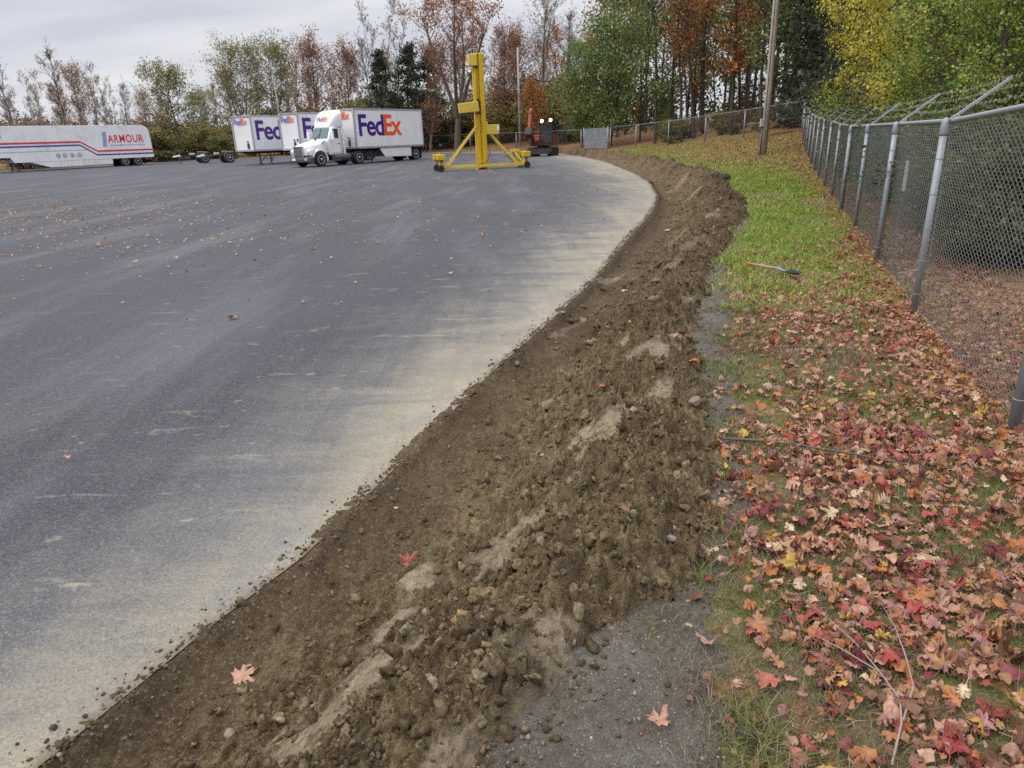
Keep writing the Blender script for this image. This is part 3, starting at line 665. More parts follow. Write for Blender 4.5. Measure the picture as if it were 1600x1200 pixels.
k = NT('fallen_leaf'); cc = k.attr('tint', True); p = k.pos()
n = k.noise(p, 55, 4, 0.65); n2 = k.noise(p, 9, 3, 0.5)
col = k.mix(k.rng(n, 0.36, 0.66), cc, k.mix(0.45, cc, (0.16, 0.08, 0.05))); col = k.mix(k.math('MULTIPLY', k.rng(n2, 0.45, 0.65), 0.25), col, (0.36, 0.24, 0.16))
k.done(col, 0.62, k.bump(n, 0.25, 0.003), spec=0.28)
tr = k.n('ShaderNodeBsdfTranslucent'); k.l(col, tr.inputs[0]); mx = k.n('ShaderNodeMixShader'); mx.inputs[0].default_value = 0.22
k.l(k.b.outputs[0], mx.inputs[1]); k.l(tr.outputs[0], mx.inputs[2]); k.l(mx.outputs[0], k.out.inputs[0]); M_LEAF = k.m
rng = np.random.default_rng(77)
SH = {kd: [leaf_mesh(kd, 300 + 17 * q + len(kd), c) for q, c in enumerate(cs)] for kd, cs in (('maple', (.2, .5, .95)), ('tri', (.25, .55, 1.0)), ('oak', (.35, .7, 1.1, .6)), ('oval', (.5, .9, 1.3)))}
SHX = [leaf_mesh('maple', 900 + q, c) for q, c in enumerate((.55, 1.0, 1.4))] + [leaf_mesh('tri', 930 + q, c) for q, c in enumerate((.6, 1.0, 1.5, .9))] + [leaf_mesh('oval', 960 + q, c) for q, c in enumerate((.7, 1.1))]
SHL = SH['maple'] + SH['tri'] + SH['oak'] + SH['oval'] + SHX; SHK = ['maple'] * 3 + ['tri'] * 3 + ['oak'] * 4 + ['oval'] * 3 + ['maple'] * 3 + ['tri'] * 4 + ['oval'] * 2
BROAD = np.array([0, 1, 2, 3, 4, 5, 13, 14, 15, 16, 17, 18, 19, 3, 4, 5]); OVAL = np.array([10, 11, 12, 20, 21])
_cache = {}
def leaf_me(si, tone):
    if (si, tone) not in _cache:
        V, F, e = SHL[si]; c = np.array(TONES[tone]); cv = c[None] * (1.06 - 0.22 * e[:, None])
        cv[-4:] = (0.22, 0.12, 0.07)
        _cache[(si, tone)] = np_mesh('fallen_leaf', V, F, M_LEAF, {'tint': cv}, True)
    return _cache[(si, tone)]
# candidate positions on the lawn strip: dense towards the fence, thinner by the gravel, then the hill
def density(x, y):
    t = (x - grass_x(y)) / np.maximum(fence_x(y) - grass_x(y), 0.3)
    patch = 0.62 + 0.65 * fbm(x * 1.5, y * 1.5, 401, 3) + 0.35 * fbm(x * 5, y * 5, 402, 2)
    near = sstep(13, 5.5, y); m = 0.10 + 0.92 * near * sstep(-0.10, 0.22, t) + 0.95 * sstep(0.62, 0.98, t)
    green = np.exp(-(((y - 10.5) / 3.2) ** 2)) * sstep(0.72, 0.4, t)
    hill = 1.25 * sstep(23, 35, y) * sstep(0.1, 0.5, (x - outer_x(y)) / 9)
    return np.clip((m * (1 - 0.8 * green) + hill) * np.clip(patch, 0.1, 1.3), 0, 1)
def candidates(n, y0, y1, beyond_w, seed):
    r = np.random.default_rng(seed); y = y0 + (y1 - y0) * r.random(n); lo = grass_x(y) - 0.10; hi = np.where(y < 46, fence_x(y), 20) + beyond_w
    x = lo + (hi - lo) * r.random(n); dn = np.where(x > fence_x(y), 0.7, density(x, y)); keep = r.random(n) < dn
    return x[keep], y[keep]
xa, ya = candidates(7800, 0.9, 3.6, 0.5, 1); xb, yb = candidates(17000, 3.6, 12, 1.2, 2); xc, yc = candidates(7600, 12, 27, 1.0, 3); xd, yd = candidates(16500, 27, 56, 0.5, 4)
lx = np.concatenate([xa, xb, xc, xd]); ly = np.concatenate([ya, yb, yc, yd])
ok = ~((ly > 46.4) & (lx > 19.0 - (ly - 46.4) * 0.49)); lx, ly = lx[ok], ly[ok]
N = len(lx); lD = np.sqrt(lx ** 2 + ly ** 2 + 1.65 ** 2)
lt = (lx - grass_x(ly)) / np.maximum(fence_x(ly) - grass_x(ly), 0.3)
near_fence = sstep(0.55, 0.95, lt)
pk = rng.random(N); tone = rng.choice(len(TN), N, p=TW)
fw = np.array([.16, .36, .05, .03, .02, .20, .03, .10, .05, 0]); fw /= fw.sum()
tone = np.where(rng.random(N) < near_fence * 0.8, rng.choice(len(TN), N, p=fw), tone)
hw = np.array([.16, .28, .02, .02, 0, .24, .16, .06, .06, 0]); hw /= hw.sum()
tone = np.where(ly > 20, rng.choice(len(TN), N, p=hw), tone)
si = np.where(rng.random(N) < 0.25 + 0.5 * near_fence, rng.integers(6, 10, N), BROAD[rng.integers(0, 16, N)]); si = np.where(rng.random(N) < 0.18, OVAL[rng.integers(0, 5, N)], si)
size = np.clip(rng.lognormal(-3.17, 0.38, N), 0.018, 0.092) * np.where((si >= 6) & (si < 10), 1.15, np.where(np.isin(si, OVAL), 0.75, 0.95)) * (1 + 0.02 * np.clip(ly - 12, 0, 30))
lz = terrain(lx, ly) + rng.uniform(0.012, 0.045, N) + 0.02 * near_fence * rng.random(N)
yaw = rng.uniform(0, 6.283, N); tilt = rng.normal(0, 0.34, (N, 2))
def euler_mats(tx, ty, yw):
    cx, sx, cy, sy, cz, sz = np.cos(tx), np.sin(tx), np.cos(ty), np.sin(ty), np.cos(yw), np.sin(yw)
    return np.stack([np.stack([cy * cz, sx * sy * cz - cx * sz, cx * sy * cz + sx * sz], -1), np.stack([cy * sz, sx * sy * sz + cx * cz, cx * sy * sz - sx * cz], -1), np.stack([-sy, sx * cy, cx * cy], -1)], 1)
def leaf_mass(name, X, Y, Z, S, TX, TY, YW, SI, TO, label, simple=None):
    VS, FS, CS = [], [], []; b = 0; r = np.random.default_rng(len(X)); Mx = euler_mats(TX, TY, YW)
    for s in range(len(SHL)):
        m = np.nonzero(SI == s)[0]
        if not len(m): continue
        V, F, e = SHL[s]
        if simple is not None and simple:                       # far leaves: outline only
            n = (len(V) - 5) // 2; V = V[n + 1:2 * n + 1]; e = e[n + 1:2 * n + 1]; V = np.concatenate([[V.mean(0)], V]); e = np.concatenate([[0], e]); F = np.array([[0, 1 + i, 1 + (i + 1) % n] for i in range(n)])
        W = np.einsum('nij,vj->nvi', Mx[m], V) * S[m][:, None, None] + np.stack([X, Y, Z], -1)[m][:, None, :]
        VS.append(W.reshape(-1, 3)); FS.append((F[None] + (np.arange(len(m)) * len(V))[:, None, None] + b).reshape(-1, 3)); b += len(m) * len(V)
        base = np.array([TONES[TN[t]] for t in TO[m]]) * r.uniform(0.7, 1.2, (len(m), 1)); CS.append((base[:, None, :] * (1.06 - 0.22 * e)[None, :, None]).reshape(-1, 3))
    o = link_mesh(name, np_mesh(name, np.concatenate(VS), np.concatenate(FS), M_LEAF, {'tint': np.concatenate(CS)}, True)); return tag(o, label, 'leaf litter', kind='stuff')
UNIQUE_LEAVES = 12
app = size / lD * np.where((np.abs(lx) < 0.78 * ly) , 1, 0); order = np.argsort(-app)
top = order[:286]; rest = np.setdiff1d(np.arange(N), top)
WORDS = {'pink-tan': 'pinkish tan', 'tan': 'tan', 'mauve': 'dusty mauve', 'red': 'bright red', 'dark red': 'dark red', 'orange': 'orange', 'yellow': 'yellow', 'brown': 'dark brown', 'cream': 'cream', 'coral': 'coral pink'}
KW = {'maple': 'lobed maple leaf', 'tri': 'broad three-pointed leaf', 'oak': 'long lobed oak leaf', 'oval': 'plain oval leaf'}
for q in top:
    o = link_mesh('fallen_leaf', leaf_me(int(si[q]), TN[tone[q]])); s = float(size[q])
    o.location = (lx[q], ly[q], lz[q]); o.rotation_euler = (tilt[q, 0], tilt[q, 1], yaw[q]); o.scale = (s, s, s)
    where = 'close to the fence' if lt[q] > 0.72 else ('by the gravel edge of the lawn' if lt[q] < 0.2 else 'in the middle of the leafy lawn strip')
    tag(o, '%s %s lying %s' % (WORDS[TN[tone[q]]], KW[SHK[si[q]]], where), 'fallen leaf', '%s %s lying %s' % (WORDS[TN[tone[q]]], KW[SHK[si[q]]].replace('leaf', 'leaves'), where))
nr = rest[ly[rest] < 13]; fr = rest[ly[rest] >= 13]
leaf_mass('leaf_litter', lx[nr], ly[nr], lz[nr], size[nr], tilt[nr, 0], tilt[nr, 1], yaw[nr], si[nr], tone[nr], 'fallen leaves carpeting the lawn strip along the fence')
leaf_mass('hillside_leaf_litter', lx[fr], ly[fr], lz[fr], size[fr], tilt[fr, 0], tilt[fr, 1], yaw[fr], si[fr], tone[fr], 'fallen leaves over the grassy rise before the wood', True)
# stray leaves blown over the asphalt
N = 2300; r2 = np.random.default_rng(12)
cl_ = r2.random(N) < 0.72; y = np.where(cl_, r2.normal(19, 5.0, N), 12 + 40 * r2.random(N) ** 1.2); x = np.where(cl_, -0.62 * y + r2.normal(0, 3.4, N), -0.75 * y + (0.75 * y + edge_x(y) - 0.3) * r2.random(N))
ok = (y > 5) & (edge_dist(x, y) < -0.15); x, y = x[ok], y[ok]; N = len(x)
aw = np.array([.36, .12, .02, 0, 0, .02, .03, .06, .39, 0]); aw /= aw.sum()
leaf_mass('blown_leaves', x, y, lot_z(y) + 0.02, np.clip(r2.lognormal(-3.05, 0.35, N), .02, .09), r2.normal(0, .3, N), r2.normal(0, .3, N), r2.uniform(0, 6.28, N), np.where(r2.random(N) < .5, BROAD[r2.integers(0, 16, N)], OVAL[r2.integers(0, 5, N)]), r2.choice(len(TN), N, p=aw), 'pale dry leaves blown across the asphalt')
# leaves that lie alone
def lone(x, y, s, si_, tone_, rz, label, tl=(0.1, 0.1)):
    o = link_mesh('fallen_leaf', leaf_me(si_, tone_)); on = edge_x(y) < x < outer_x(y) + 0.02
    zc = max(dirt_z(x + a, y + b) for a in (-.04, 0, .04) for b in (-.04, 0, .04)) if on else (0.02 if x < edge_x(y) else tz(x, y) + 0.03)
    o.location = (x, y, zc + 0.004); o.rotation_euler = (tl[0], tl[1], rz); o.scale = (s, s, s); tag(o, label, 'fallen leaf')
lone(-0.985, 1.93, 0.088, 0, 'pink-tan', -1.1, 'pinkish maple leaf lying alone on the soil near the front of the asphalt')
lone(-0.489, 2.57, 0.075, 1, 'coral', 0.4, 'small coral leaf tipped up on the soil above a pale smear', (0.7, 0.2))
lone(0.626, 1.85, 0.080, 4, 'pink-tan', 2.4, 'pale folded maple leaf on the gravel where grass begins', (0.5, 0.3))
lone(0.393, 1.54, 0.062, 1, 'pink-tan', 0.3, 'pink lobed leaf lying flat on bare gravel at the front')
lone(0.44, 2.46, 0.07, 10, 'brown', 1.2, 'dark brown leaf lying on the crest of the soil')
lone(1.27, 5.12, 0.07, 0, 'pink-tan', 2.2, 'pinkish leaf beside the widest pale smear on the soil')
lone(0.60, 4.25, 0.055, 2, 'coral', 0.9, 'pale coral leaf in the middle of the soil band')
lone(1.31, 4.62, 0.08, 2, 'orange', 0.2, 'orange leaf at the gravel edge of the lawn by bare soil')
lone(1.07, 5.95, 0.06, 10, 'yellow', 0.8, 'yellow leaf on the soil upstream of the pale smears')
lone(1.60, 3.28, 0.092, 0, 'yellow', 2.7, 'large golden maple leaf lying across the long stick')
lone(1.16, 1.945, 0.07, 10, 'yellow', 1.9, 'bright yellow oval leaf in the front of the leafy lawn')
lone(-2.55, 3.55, 0.05, 10, 'pink-tan', 0.9, 'small pink leaf alone on the dark asphalt')
# ------------------------------------------------------------------ grass
k = NT('grass_blade'); cc = k.attr('tint', True)
k.done(cc, 0.6, spec=0.25); tr = k.n('ShaderNodeBsdfTranslucent'); k.l(cc, tr.inputs[0]); mx = k.n('ShaderNodeMixShader'); mx.inputs[0].default_value = 0.3
k.l(k.b.outputs[0], mx.inputs[1]); k.l(tr.outputs[0], mx.inputs[2]); k.l(mx.outputs[0], k.out.inputs[0]); M_GRASS = k.m
def grass_mass(X, Y, Hh, Wd, seed, dry):
    r = np.random.default_rng(seed); n = len(X); a = r.uniform(0, 6.283, n); ln = r.uniform(0.4, 1.5, n) * Hh; b = a + r.normal(0, 0.9, n) + 1.57
    Z = terrain(X, Y) - 0.005; P0 = np.stack([X, Y, Z], -1); wv = np.stack([np.cos(b), np.sin(b), 0 * a], -1) * Wd[:, None] / 2; lean = np.stack([np.cos(a) * ln, np.sin(a) * ln, 0 * a], -1); up = np.stack([0 * a, 0 * a, Hh], -1)
    V = np.stack([P0 - wv, P0 + wv, P0 + up * 0.62 + lean * 0.38 - wv * 0.75, P0 + up * 0.62 + lean * 0.38 + wv * 0.75, P0 + up * 0.86 + lean], 1)
    i = np.arange(n)[:, None] * 5; Q = i + np.array([[0, 1, 3, 2]]); Tt = i + np.array([[2, 3, 4]])
    g = np.array([(0.19, 0.275, 0.034), (0.25, 0.34, 0.045), (0.14, 0.195, 0.034), (0.32, 0.33, 0.085)]); d = np.array([(0.42, 0.36, 0.20), (0.30, 0.24, 0.12)])
    c = g[r.choice(4, n, p=[.4, .3, .2, .1])]; dm = r.random(n) < dry; c = np.where(dm[:, None], d[r.integers(0, 2, n)], c) * r.uniform(0.75, 1.2, (n, 1))
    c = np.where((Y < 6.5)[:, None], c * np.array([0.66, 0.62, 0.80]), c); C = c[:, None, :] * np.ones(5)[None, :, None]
    return V.reshape(-1, 3), Q, Tt, C.reshape(-1, 3)
r3 = np.random.default_rng(21); GX, GY, GH, GW, GDY = [], [], [], [], []
for y0, y1, n, h, w, bw in ((0.9, 3.2, 76000, 0.030, 0.0026, 0.3), (3.2, 7, 84000, 0.038, 0.0040, 1.2), (7, 16, 62000, 0.055, 0.008, 0.6), (16, 30, 42000, 0.06, 0.017, 0.2), (30, 62, 34000, 0.07, 0.032, 0.0)):
    y = y0 + (y1 - y0) * r3.random(n); lo = grass_x(y) - 0.16; hi = np.where(y < 46, fence_x(y), 19.5 - (np.clip(y, 46, 99) - 46) * 0.47) + bw; x = lo + (hi - lo) * r3.random(n)
    dens = 0.62 + 0.8 * fbm(x * 2.0, y * 2.0, 410, 3) + 0.5 * fbm(x * 7, y * 7, 411, 2); edge_t = sstep(-0.16, 0.14, x - grass_x(y) + 0.26 * fbm(x * 2.4, y * 2.4, 415, 3))
    kp = r3.random(n) < np.clip(dens, 0.12, 1) * (0.12 + 0.88 * edge_t) * (1 - 0.6 * sstep(0.5, 0.0, fence_x(y) - x) * (y > 4)); x, y = x[kp], y[kp]
    GX.append(x); GY.append(y); GH.append(h * r3.lognormal(0, 0.35, len(x)) * (1 + 0.5 * np.clip(fbm(x * 3, y * 3, 412, 2), -.6, 1))); GW.append(w * r3.uniform(0.7, 1.3, len(x)))
    GDY.append(np.clip(0.34 * (y < 7) + 0.16 + 0.85 * fbm(x * 1.2, y * 1.2, 413, 3) + 0.35 * sstep(0.25, 0, x - grass_x(y)) * (y < 9) - 0.25 * np.exp(-((y - 10.5) / 4) ** 2), 0.03, 0.9))
GX, GY, GH, GW, GDY = map(np.concatenate, (GX, GY, GH, GW, GDY))
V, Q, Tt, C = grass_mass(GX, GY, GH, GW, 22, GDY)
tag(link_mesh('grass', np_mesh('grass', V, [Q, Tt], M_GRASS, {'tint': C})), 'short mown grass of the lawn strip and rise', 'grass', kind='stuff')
# a few taller tufts at the gravel edge
TX, TY, TH = [], [], []
for cx, cy, n, h, sp in ((0.67, 1.42, 420, .085, .06), (0.62, 1.55, 160, .06, .05), (0.86, 2.55, 260, .075, .09), (0.72, 2.2, 160, .06, .05), (1.22, 3.55, 260, .06, .10), (1.56, 4.7, 300, .06, .09), (1.85, 5.5, 300, .065, .1), (2.25, 6.4, 300, .07, .14), (2.7, 7.6, 420, .09, .25), (3.0, 9.0, 420, .10, .25), (1.07, 3.1, 120, .05, .05), (0.5, 1.95, 70, .05, .05), (1.05, 2.0, 240, .055, .1), (1.5, 2.3, 240, .055, .12), (4.2, 11.5, 420, .11, .4), (5.0, 14.2, 420, .12, .5)):
    TX.append(r3.normal(cx, sp, n)); TY.append(r3.normal(cy, sp * 1.3, n)); TH.append(h * r3.uniform(0.5, 1.3, n))
TX, TY, TH = map(np.concatenate, (TX, TY, TH)); V, Q, Tt, C = grass_mass(TX, TY, TH, 0.0026 + 0.0008 * TY, 23, np.where(TY < 3.3, 0.4, 0.12))
tag(link_mesh('grass_tufts', np_mesh('grass_tufts', V, [Q, Tt], M_GRASS, {'tint': C})), 'taller tufts of grass along the gravel edge', 'grass', kind='stuff')
# sticks on the lawn
M_TWIG = paint('twig_bark', (0.25, 0.215, 0.185), 0.8, 0.5, (0.10, 0.08, 0.06), 30)
M_DTWIG = paint('dark_twig_bark', (0.10, 0.085, 0.07), 0.8, 0.5, (0.04, 0.03, 0.025), 30)
m = MB(); h = lambda x, y, up=0.05: (x, y, tz(x, y) + up)
m.tube([h(0.98, 1.36, .03), h(1.07, 1.48, .045), h(1.11, 1.56), h(1.10, 1.66, .06), h(1.09, 1.78, .06), h(1.06, 1.92, .055), h(1.03, 2.04, .05)], [.0036, .0032, .0028, .0024, .002, .0014, .0008], 6)
st1 = m.build('fallen_branch', M_TWIG, None, smooth=True); tag(st1, 'forked pale grey branch lying on leaves at the front of the lawn', 'branch')
m = MB(); m.tube([h(1.08, 1.49, .045), h(1.17, 1.60, .06), h(1.21, 1.72, .07), h(1.24, 1.84, .08), h(1.28, 2.0, .06)], [.0032, .0026, .0022, .0016, .001], 6); m.build('twig', M_TWIG, st1, smooth=True)
m = MB(); m.tube([h(1.10, 1.66, .06), h(1.02, 1.76, .07), h(0.97, 1.86, .05)], [.003, .002, .001], 6); m.build('twig', M_TWIG, st1, smooth=True)
m = MB(); m.tube([h(1.16, 3.46, .04), h(1.36, 3.37, .05), h(1.55, 3.29, .05), h(1.75, 3.19, .05), h(1.93, 3.10, .045), h(2.10, 3.0, .05)], [.009, .008, .007, .006, .005, .003], 6)
tag(m.build('fallen_stick', M_DTWIG, None, smooth=True), 'long thin dark stick lying across the leaves toward the fence', 'stick')
# ------------------------------------------------------------------ chain link fences
M_GALV = paint('galvanised_steel', (0.26, 0.285, 0.31), 0.5, 0.45, (0.15, 0.16, 0.165), 6, metal=0.25, spec=0.5)
M_WIRE = paint('galvanised_wire', (0.25, 0.27, 0.27), 0.5, 0.4, (0.18, 0.18, 0.17), 5, metal=0.3, spec=0.45)
FH = 1.83
def chain_mesh(spans, p, r, h, name, parent):
    VS, FS = [], []; b = 0
    for A, B in spans:
        A, B = np.array(A), np.array(B); L = np.linalg.norm((B - A)[:2]); d = (B - A) / L; nrm = np.array([d[1], -d[0], 0]); nrm /= np.linalg.norm(nrm)
        nw = int(L / p) + 1; nj = int(h / (p / 2)) + 1
        i = np.arange(nw)[:, None]; j = np.arange(nj)[None]
        s = np.clip(i * p + np.where((i + j) % 2 == 0, -0.5, 0.5) * p * 1.03, 0, L)
        sag = 0.012 * np.sin(s * 2.1 + A[1]) * np.sin(j / nj * 3.14)
        off = np.where((i + j) % 2 == 0, 1, -1) * r * 0.9 + sag
        C = A[None, None] + d[None, None] * s[..., None] + nrm[None, None] * off[..., None]; C[..., 2] += 0.025 + j * (p / 2) * (h / ((nj - 1) * p / 2)) + 0 * s
        dh = d.copy(); dh[2] = 0
        ang = np.array([0, 2.094, 4.189]); O = r * (np.cos(ang)[:, None] * nrm[None] + np.sin(ang)[:, None] * dh[None] * 1.35)
        V = C[:, :, None, :] + O[None, None]; VS.append(V.reshape(-1, 3))
        base = (np.arange(nw)[:, None] * nj + np.arange(nj - 1)[None]) * 3 + b
        for q in range(3):
            q2 = (q + 1) % 3; FS.append(np.stack([base + q, base + q2, base + 3 + q2, base + 3 + q], -1).reshape(-1, 4))
        b += nw * nj * 3
    return link_mesh(name, np_mesh(name, np.concatenate(VS), FS, M_WIRE, None, True), None, parent)
def fence(pts, name, label, group, p=0.052, r=0.0025, arms=True, h=FH, mid_rail=(), big=0.032):
    pts3 = [(x, y, tz(x, y)) for x, y in pts]; o = empty(name, pts3[len(pts3) // 2], 0, label, 'fence'); ox, oy, oz = o.location
    rel = lambda P: (P[0] - ox, P[1] - oy, P[2] - oz)
    P = [rel(q) for q in pts3]; n = len(P); wires = [[], [], []]
    rail = MB(); ends = [Vector(q) + Vector((0, 0, h)) for q in P]; rail.tube(ends, 0.021, 8); rail.build('top_rail', M_GALV, o, smooth=True)
    for i, q in enumerate(P):
        a = Vector(P[max(i - 1, 0)]); c = Vector(P[min(i + 1, n - 1)]); d = (c - a); d.z = 0; d.normalize(); out = Vector((d.y, -d.x, 0)); q = Vector(q); pd = q + out * -0.052
        m = MB(); rr = big if i % 6 else big * 1.25
        m.tube([pd + Vector((0, 0, -0.15)), pd + Vector((0, 0, h - 0.05))], rr, 12)
        m.lathe([(rr * 1.04, h - 0.13), (rr * 1.16, h - 0.11), (rr * 1.16, h - 0.05), (rr * 1.0, h - 0.01), (rr * 0.7, h + 0.02), (0.004, h + 0.03)], (pd.x, pd.y, pd.z), 'z', 12)
        for t in (0.22, 0.55, 0.86, 1.18, 1.5): m.lathe([(rr + .001, t - .003), (rr + .0045, t), (rr + .001, t + .003)], (pd.x, pd.y, pd.z), 'z', 10)
        m.build('post', M_GALV, o, smooth=True)
        if arms:
            t0 = q + Vector((0, 0, h + .005)); t1 = t0 + out * 0.40 + Vector((0, 0, 0.335))
            m = MB(); m.bar(t0 - out * .02, t1, 0.030, 0.028); m.bar(t0 + out * .0 + Vector((0, 0, .015)), t0 + (t1 - t0) * .12, 0.044, 0.038); m.build('barbed_wire_arm', M_GALV, o, 0.004)
            for k_, f in enumerate((0.32, 0.64, 0.95)): wires[k_].append(t0 + (t1 - t0) * f + Vector((0, 0, .02)))
    if arms:
        for wl in wires:
            m = MB(); pts_ = []
            for a, c in zip(wl[:-1], wl[1:]):
                for s in range(6): pts_.append(a.lerp(c, s / 6) - Vector((0, 0, 0.03 * math.sin(s / 6 * 3.14))))
            pts_.append(wl[-1]); m.tube(pts_, 0.0024, 4)
            for a, c in zip(pts_[:-1], pts_[1:]):
                L = (c - a).length
                for s in range(max(1, int(L / 0.125))):
                    e = a.lerp(c, (s + .5) / max(1, int(L / 0.125)))
                    if (e + o.location - Vector((0, 0, 1.6))).length < 26: m.bar(e - Vector((.008, .006, .014)), e + Vector((.008, .006, .014)), .0024, .0024)
            m.build('barbed_wire', M_WIRE, o)
    for a, b in mid_rail:
        m = MB(); m.tube([Vector(P[a]) + Vector((0, 0, h * .48)), Vector(P[b]) + Vector((0, 0, h * .48))], 0.021, 8); m.build('brace_rail', M_GALV, o, smooth=True)
    chain_mesh(list(zip(P[:-1], P[1:])), p, r, h - 0.03, 'chain_link_mesh', o)
    return o
f1 = fence(FENCE, 'chain_link_fence', 'tall galvanised chain link fence with barbed wire arms beside the leafy lawn', None)
f2 = fence(FAR_FENCE, 'chain_link_fence', 'long chain link fence climbing the grassy rise in front of the wood', None, 0.15, 0.0038, False, mid_rail=((0, 1),), big=0.045)
f3 = fence([(7.6, 70.2), (4.6, 75.2), (1.5, 81), (-4, 88.5), (-10, 94), (-17, 98)], 'chain_link_fence', 'low looking chain link fence beyond the far end of the yard', None, 0.2, 0.004, False, big=0.05)
# the slatted gate where both far fences meet
M_SLAT = paint('grey_slat', (0.20, 0.225, 0.255), 0.6, 0.3, (0.12, 0.13, 0.14), 3)
ga, gb = Vector((9.55, 66.0, 0)), Vector((7.75, 69.7, 0)); gzb = tz(8.7, 67.8)
gt = empty('chain_link_gate', (ga.x, ga.y, gzb), math.atan2(gb.y - ga.y, gb.x - ga.x), 'grey slatted chain link gate between the two far fences', 'gate'); W = (gb - ga).length
for xx in (0, W):
    m = MB(); m.tube([(xx, 0, -.1), (xx, 0, 2.0)], .045, 10); m.build('post', M_GALV, gt, smooth=True)
m = MB()
for zz in (.12, 1.0, 1.85): m.tube([(0.08, 0, zz), (W - .08, 0, zz)], .024, 8)
for xx in (.08, W / 2, W - .08): m.tube([(xx, 0, .12), (xx, 0, 1.85)], .024, 8)
m.build('gate_frame', M_GALV, gt, smooth=True)
m = MB()
for i in range(int(W / .085)): m.box((.12 + i * .085, .015, .98), (.064, .004, 1.68))
m.build('slat_panel', M_SLAT, gt)
m = MB(); m.box((W / 2 + .05, -.04, 1.02), (.16, .05, .1)); m.build('latch', paint('dark_latch', (.05, .05, .06), .5), gt)
# pale plate hanging on the mesh, seen from its plain side
M_PLATE = paint('pale_plate', (0.52, 0.54, 0.56), 0.5, 0.3, (.3, .3, .3), 5)
sx_, sy_ = 4.83, 8.66; sd_ = math.atan2(9.55 - 6.65, 5.18 - 4.05)
pl = empty('fence_sign', (sx_ + .06, sy_ - .03, tz(sx_, sy_) + 1.22), sd_, 'small pale blank plate hung behind the mesh between two near posts', 'sign')
m = MB(); m.box((0, 0, 0), (.24, .004, .36)); pan = m.build('plate', M_PLATE, pl, .0015)
m = MB()
for a in (-.1, .1):
    for c in (-.16, .16): m.cyl((a, .012, c), (a, -.004, c), .007, n=8)
m.build('fixing_bolt', M_GALV, pl)
# ------------------------------------------------------------------ wooden light pole on the rise, distant poles
M_POLE = paint('weathered_pole_wood', (0.36, 0.315, 0.265), 0.85, 0.7, (0.17, 0.135, 0.105), 3)
M_BOX = paint('grey_box', (0.40, 0.41, 0.42), 0.5, 0.3, (.2, .2, .2), 4)
px_, py_ = 13.1, 36.2; pz_ = tz(px_, py_)
up = empty('utility_pole', (px_, py_, pz_), 0, 'tall weathered wooden pole standing on the leafy grass rise', 'utility pole')
m = MB(); m.tube([(0, 0, -.4), (.01, 0, 3), (-.01, 0, 6.5), (0, 0, 11.5)], [.165, .155, .14, .115], 16); m.build('pole', M_POLE, up, smooth=True)
m = MB(); m.box((-.21, -.06, 1.55), (.17, .15, .36)); m.build('meter_box', M_BOX, up, .012)
m = MB(); m.tube([(-.19, -.06, 1.37), (-.185, -.05, 0.0)], .032, 8); m.build('conduit', paint('dark_conduit', (.11, .11, .11), .5), up, smooth=True)
m = MB(); m.tube([(-.1, -.13, 1.72), (-.09, -.12, 11.2)], .014, 6); m.build('cable', paint('black_cable', (.06, .06, .06), .5), up, smooth=True)
m = MB(); m.tube([(0, -.1, 9.6), (-.5, -.7, 10.0), (-.9, -1.2, 10.1)], .03, 8); m.lathe([(.03, 0), (.16, .06), (.13, .2), (.04, .24)], (-1.0, -1.3, 9.98), 'z', 12); m.build('lamp_arm', M_GALV, up, smooth=True)
def far_pole(x, y, h, r, label, arm, col):
    o = empty('utility_pole', (x, y, tz(x, y)), 0.3, label, 'utility pole'); m = MB(); m.tube([(0, 0, -.4), (0, 0, h)], [r, r * .7], 10); m.build('pole', col, o, smooth=True)
    if arm:
        m = MB(); m.bar((-1.1, 0, h - .6), (1.1, 0, h - .6), .12, .14); m.build('crossarm', col, o)
        for a in (-1, -.4, .4, 1):
            m = MB(); m.lathe([(.05, 0), (.07, .06), (.03, .16)], (a, 0, h - .54), 'z', 8); m.build('insulator', M_BOX, o)
M_PALEP = paint('pale_pole', (0.42, 0.41, 0.40), .7, .3, (.25, .24, .22), 2)
far_pole(2.0, 86.0, 10.6, .14, 'thin pale pole standing among the orange trees behind the excavator', False, M_PALEP)
far_pole(-30.2, 99.5, 9.8, .12, 'grey pole with a crossarm behind the two parked trailers', True, M_POLE)
# ------------------------------------------------------------------ shovel on the lawn
a, b = Vector((3.06, 8.78, 0)), Vector((3.30, 7.86, 0)); sh = empty('shovel', (b.x, b.y, tz(b.x, b.y) + .05), math.atan2(a.y - b.y, a.x - b.x), 'long handled shovel with a black blade lying on the green lawn', 'shovel')
L = (a - b).length + .25
m = MB(); m.tube([(.42, 0, .065), (.75, 0, .05), (L, 0, .02)], [.018, .017, .016], 10); hd = m.build('handle', paint('pale_ash_handle', (.36, .26, .17), .5, .3, (.25, .15, .08), 8), sh, smooth=True)
m = MB(); m.tube([(L - .14, 0, .030), (L + .01, 0, .021)], [.019, .021], 10); m.build('grip', paint('orange_grip', (.50, .12, .04), .5), hd, smooth=True)
m = MB(); m.tube([(.16, 0, .055), (.30, 0, .066), (.48, 0, .064)], [.023, .024, .022], 10); m.build('socket', paint('grey_blue_socket', (.20, .22, .25), .45), sh, smooth=True)
rings = []; m = MB(); n = 9
for t in range(8):
    u = t / 7; wdt = .125 * (1 - .15 * u) * (1 - max(0, (u - .6) / .4) ** 2 * .75); x = .18 - .36 * u
    top = [(x, -wdt + 2 * wdt * i / (n - 1), .055 + .03 * abs(-1 + 2 * i / (n - 1)) ** 2 - .03 * u + .035 * u * u) for i in range(n)]
    rings.append(top + [(p[0], p[1], p[2] - .004) for p in top[::-1]])
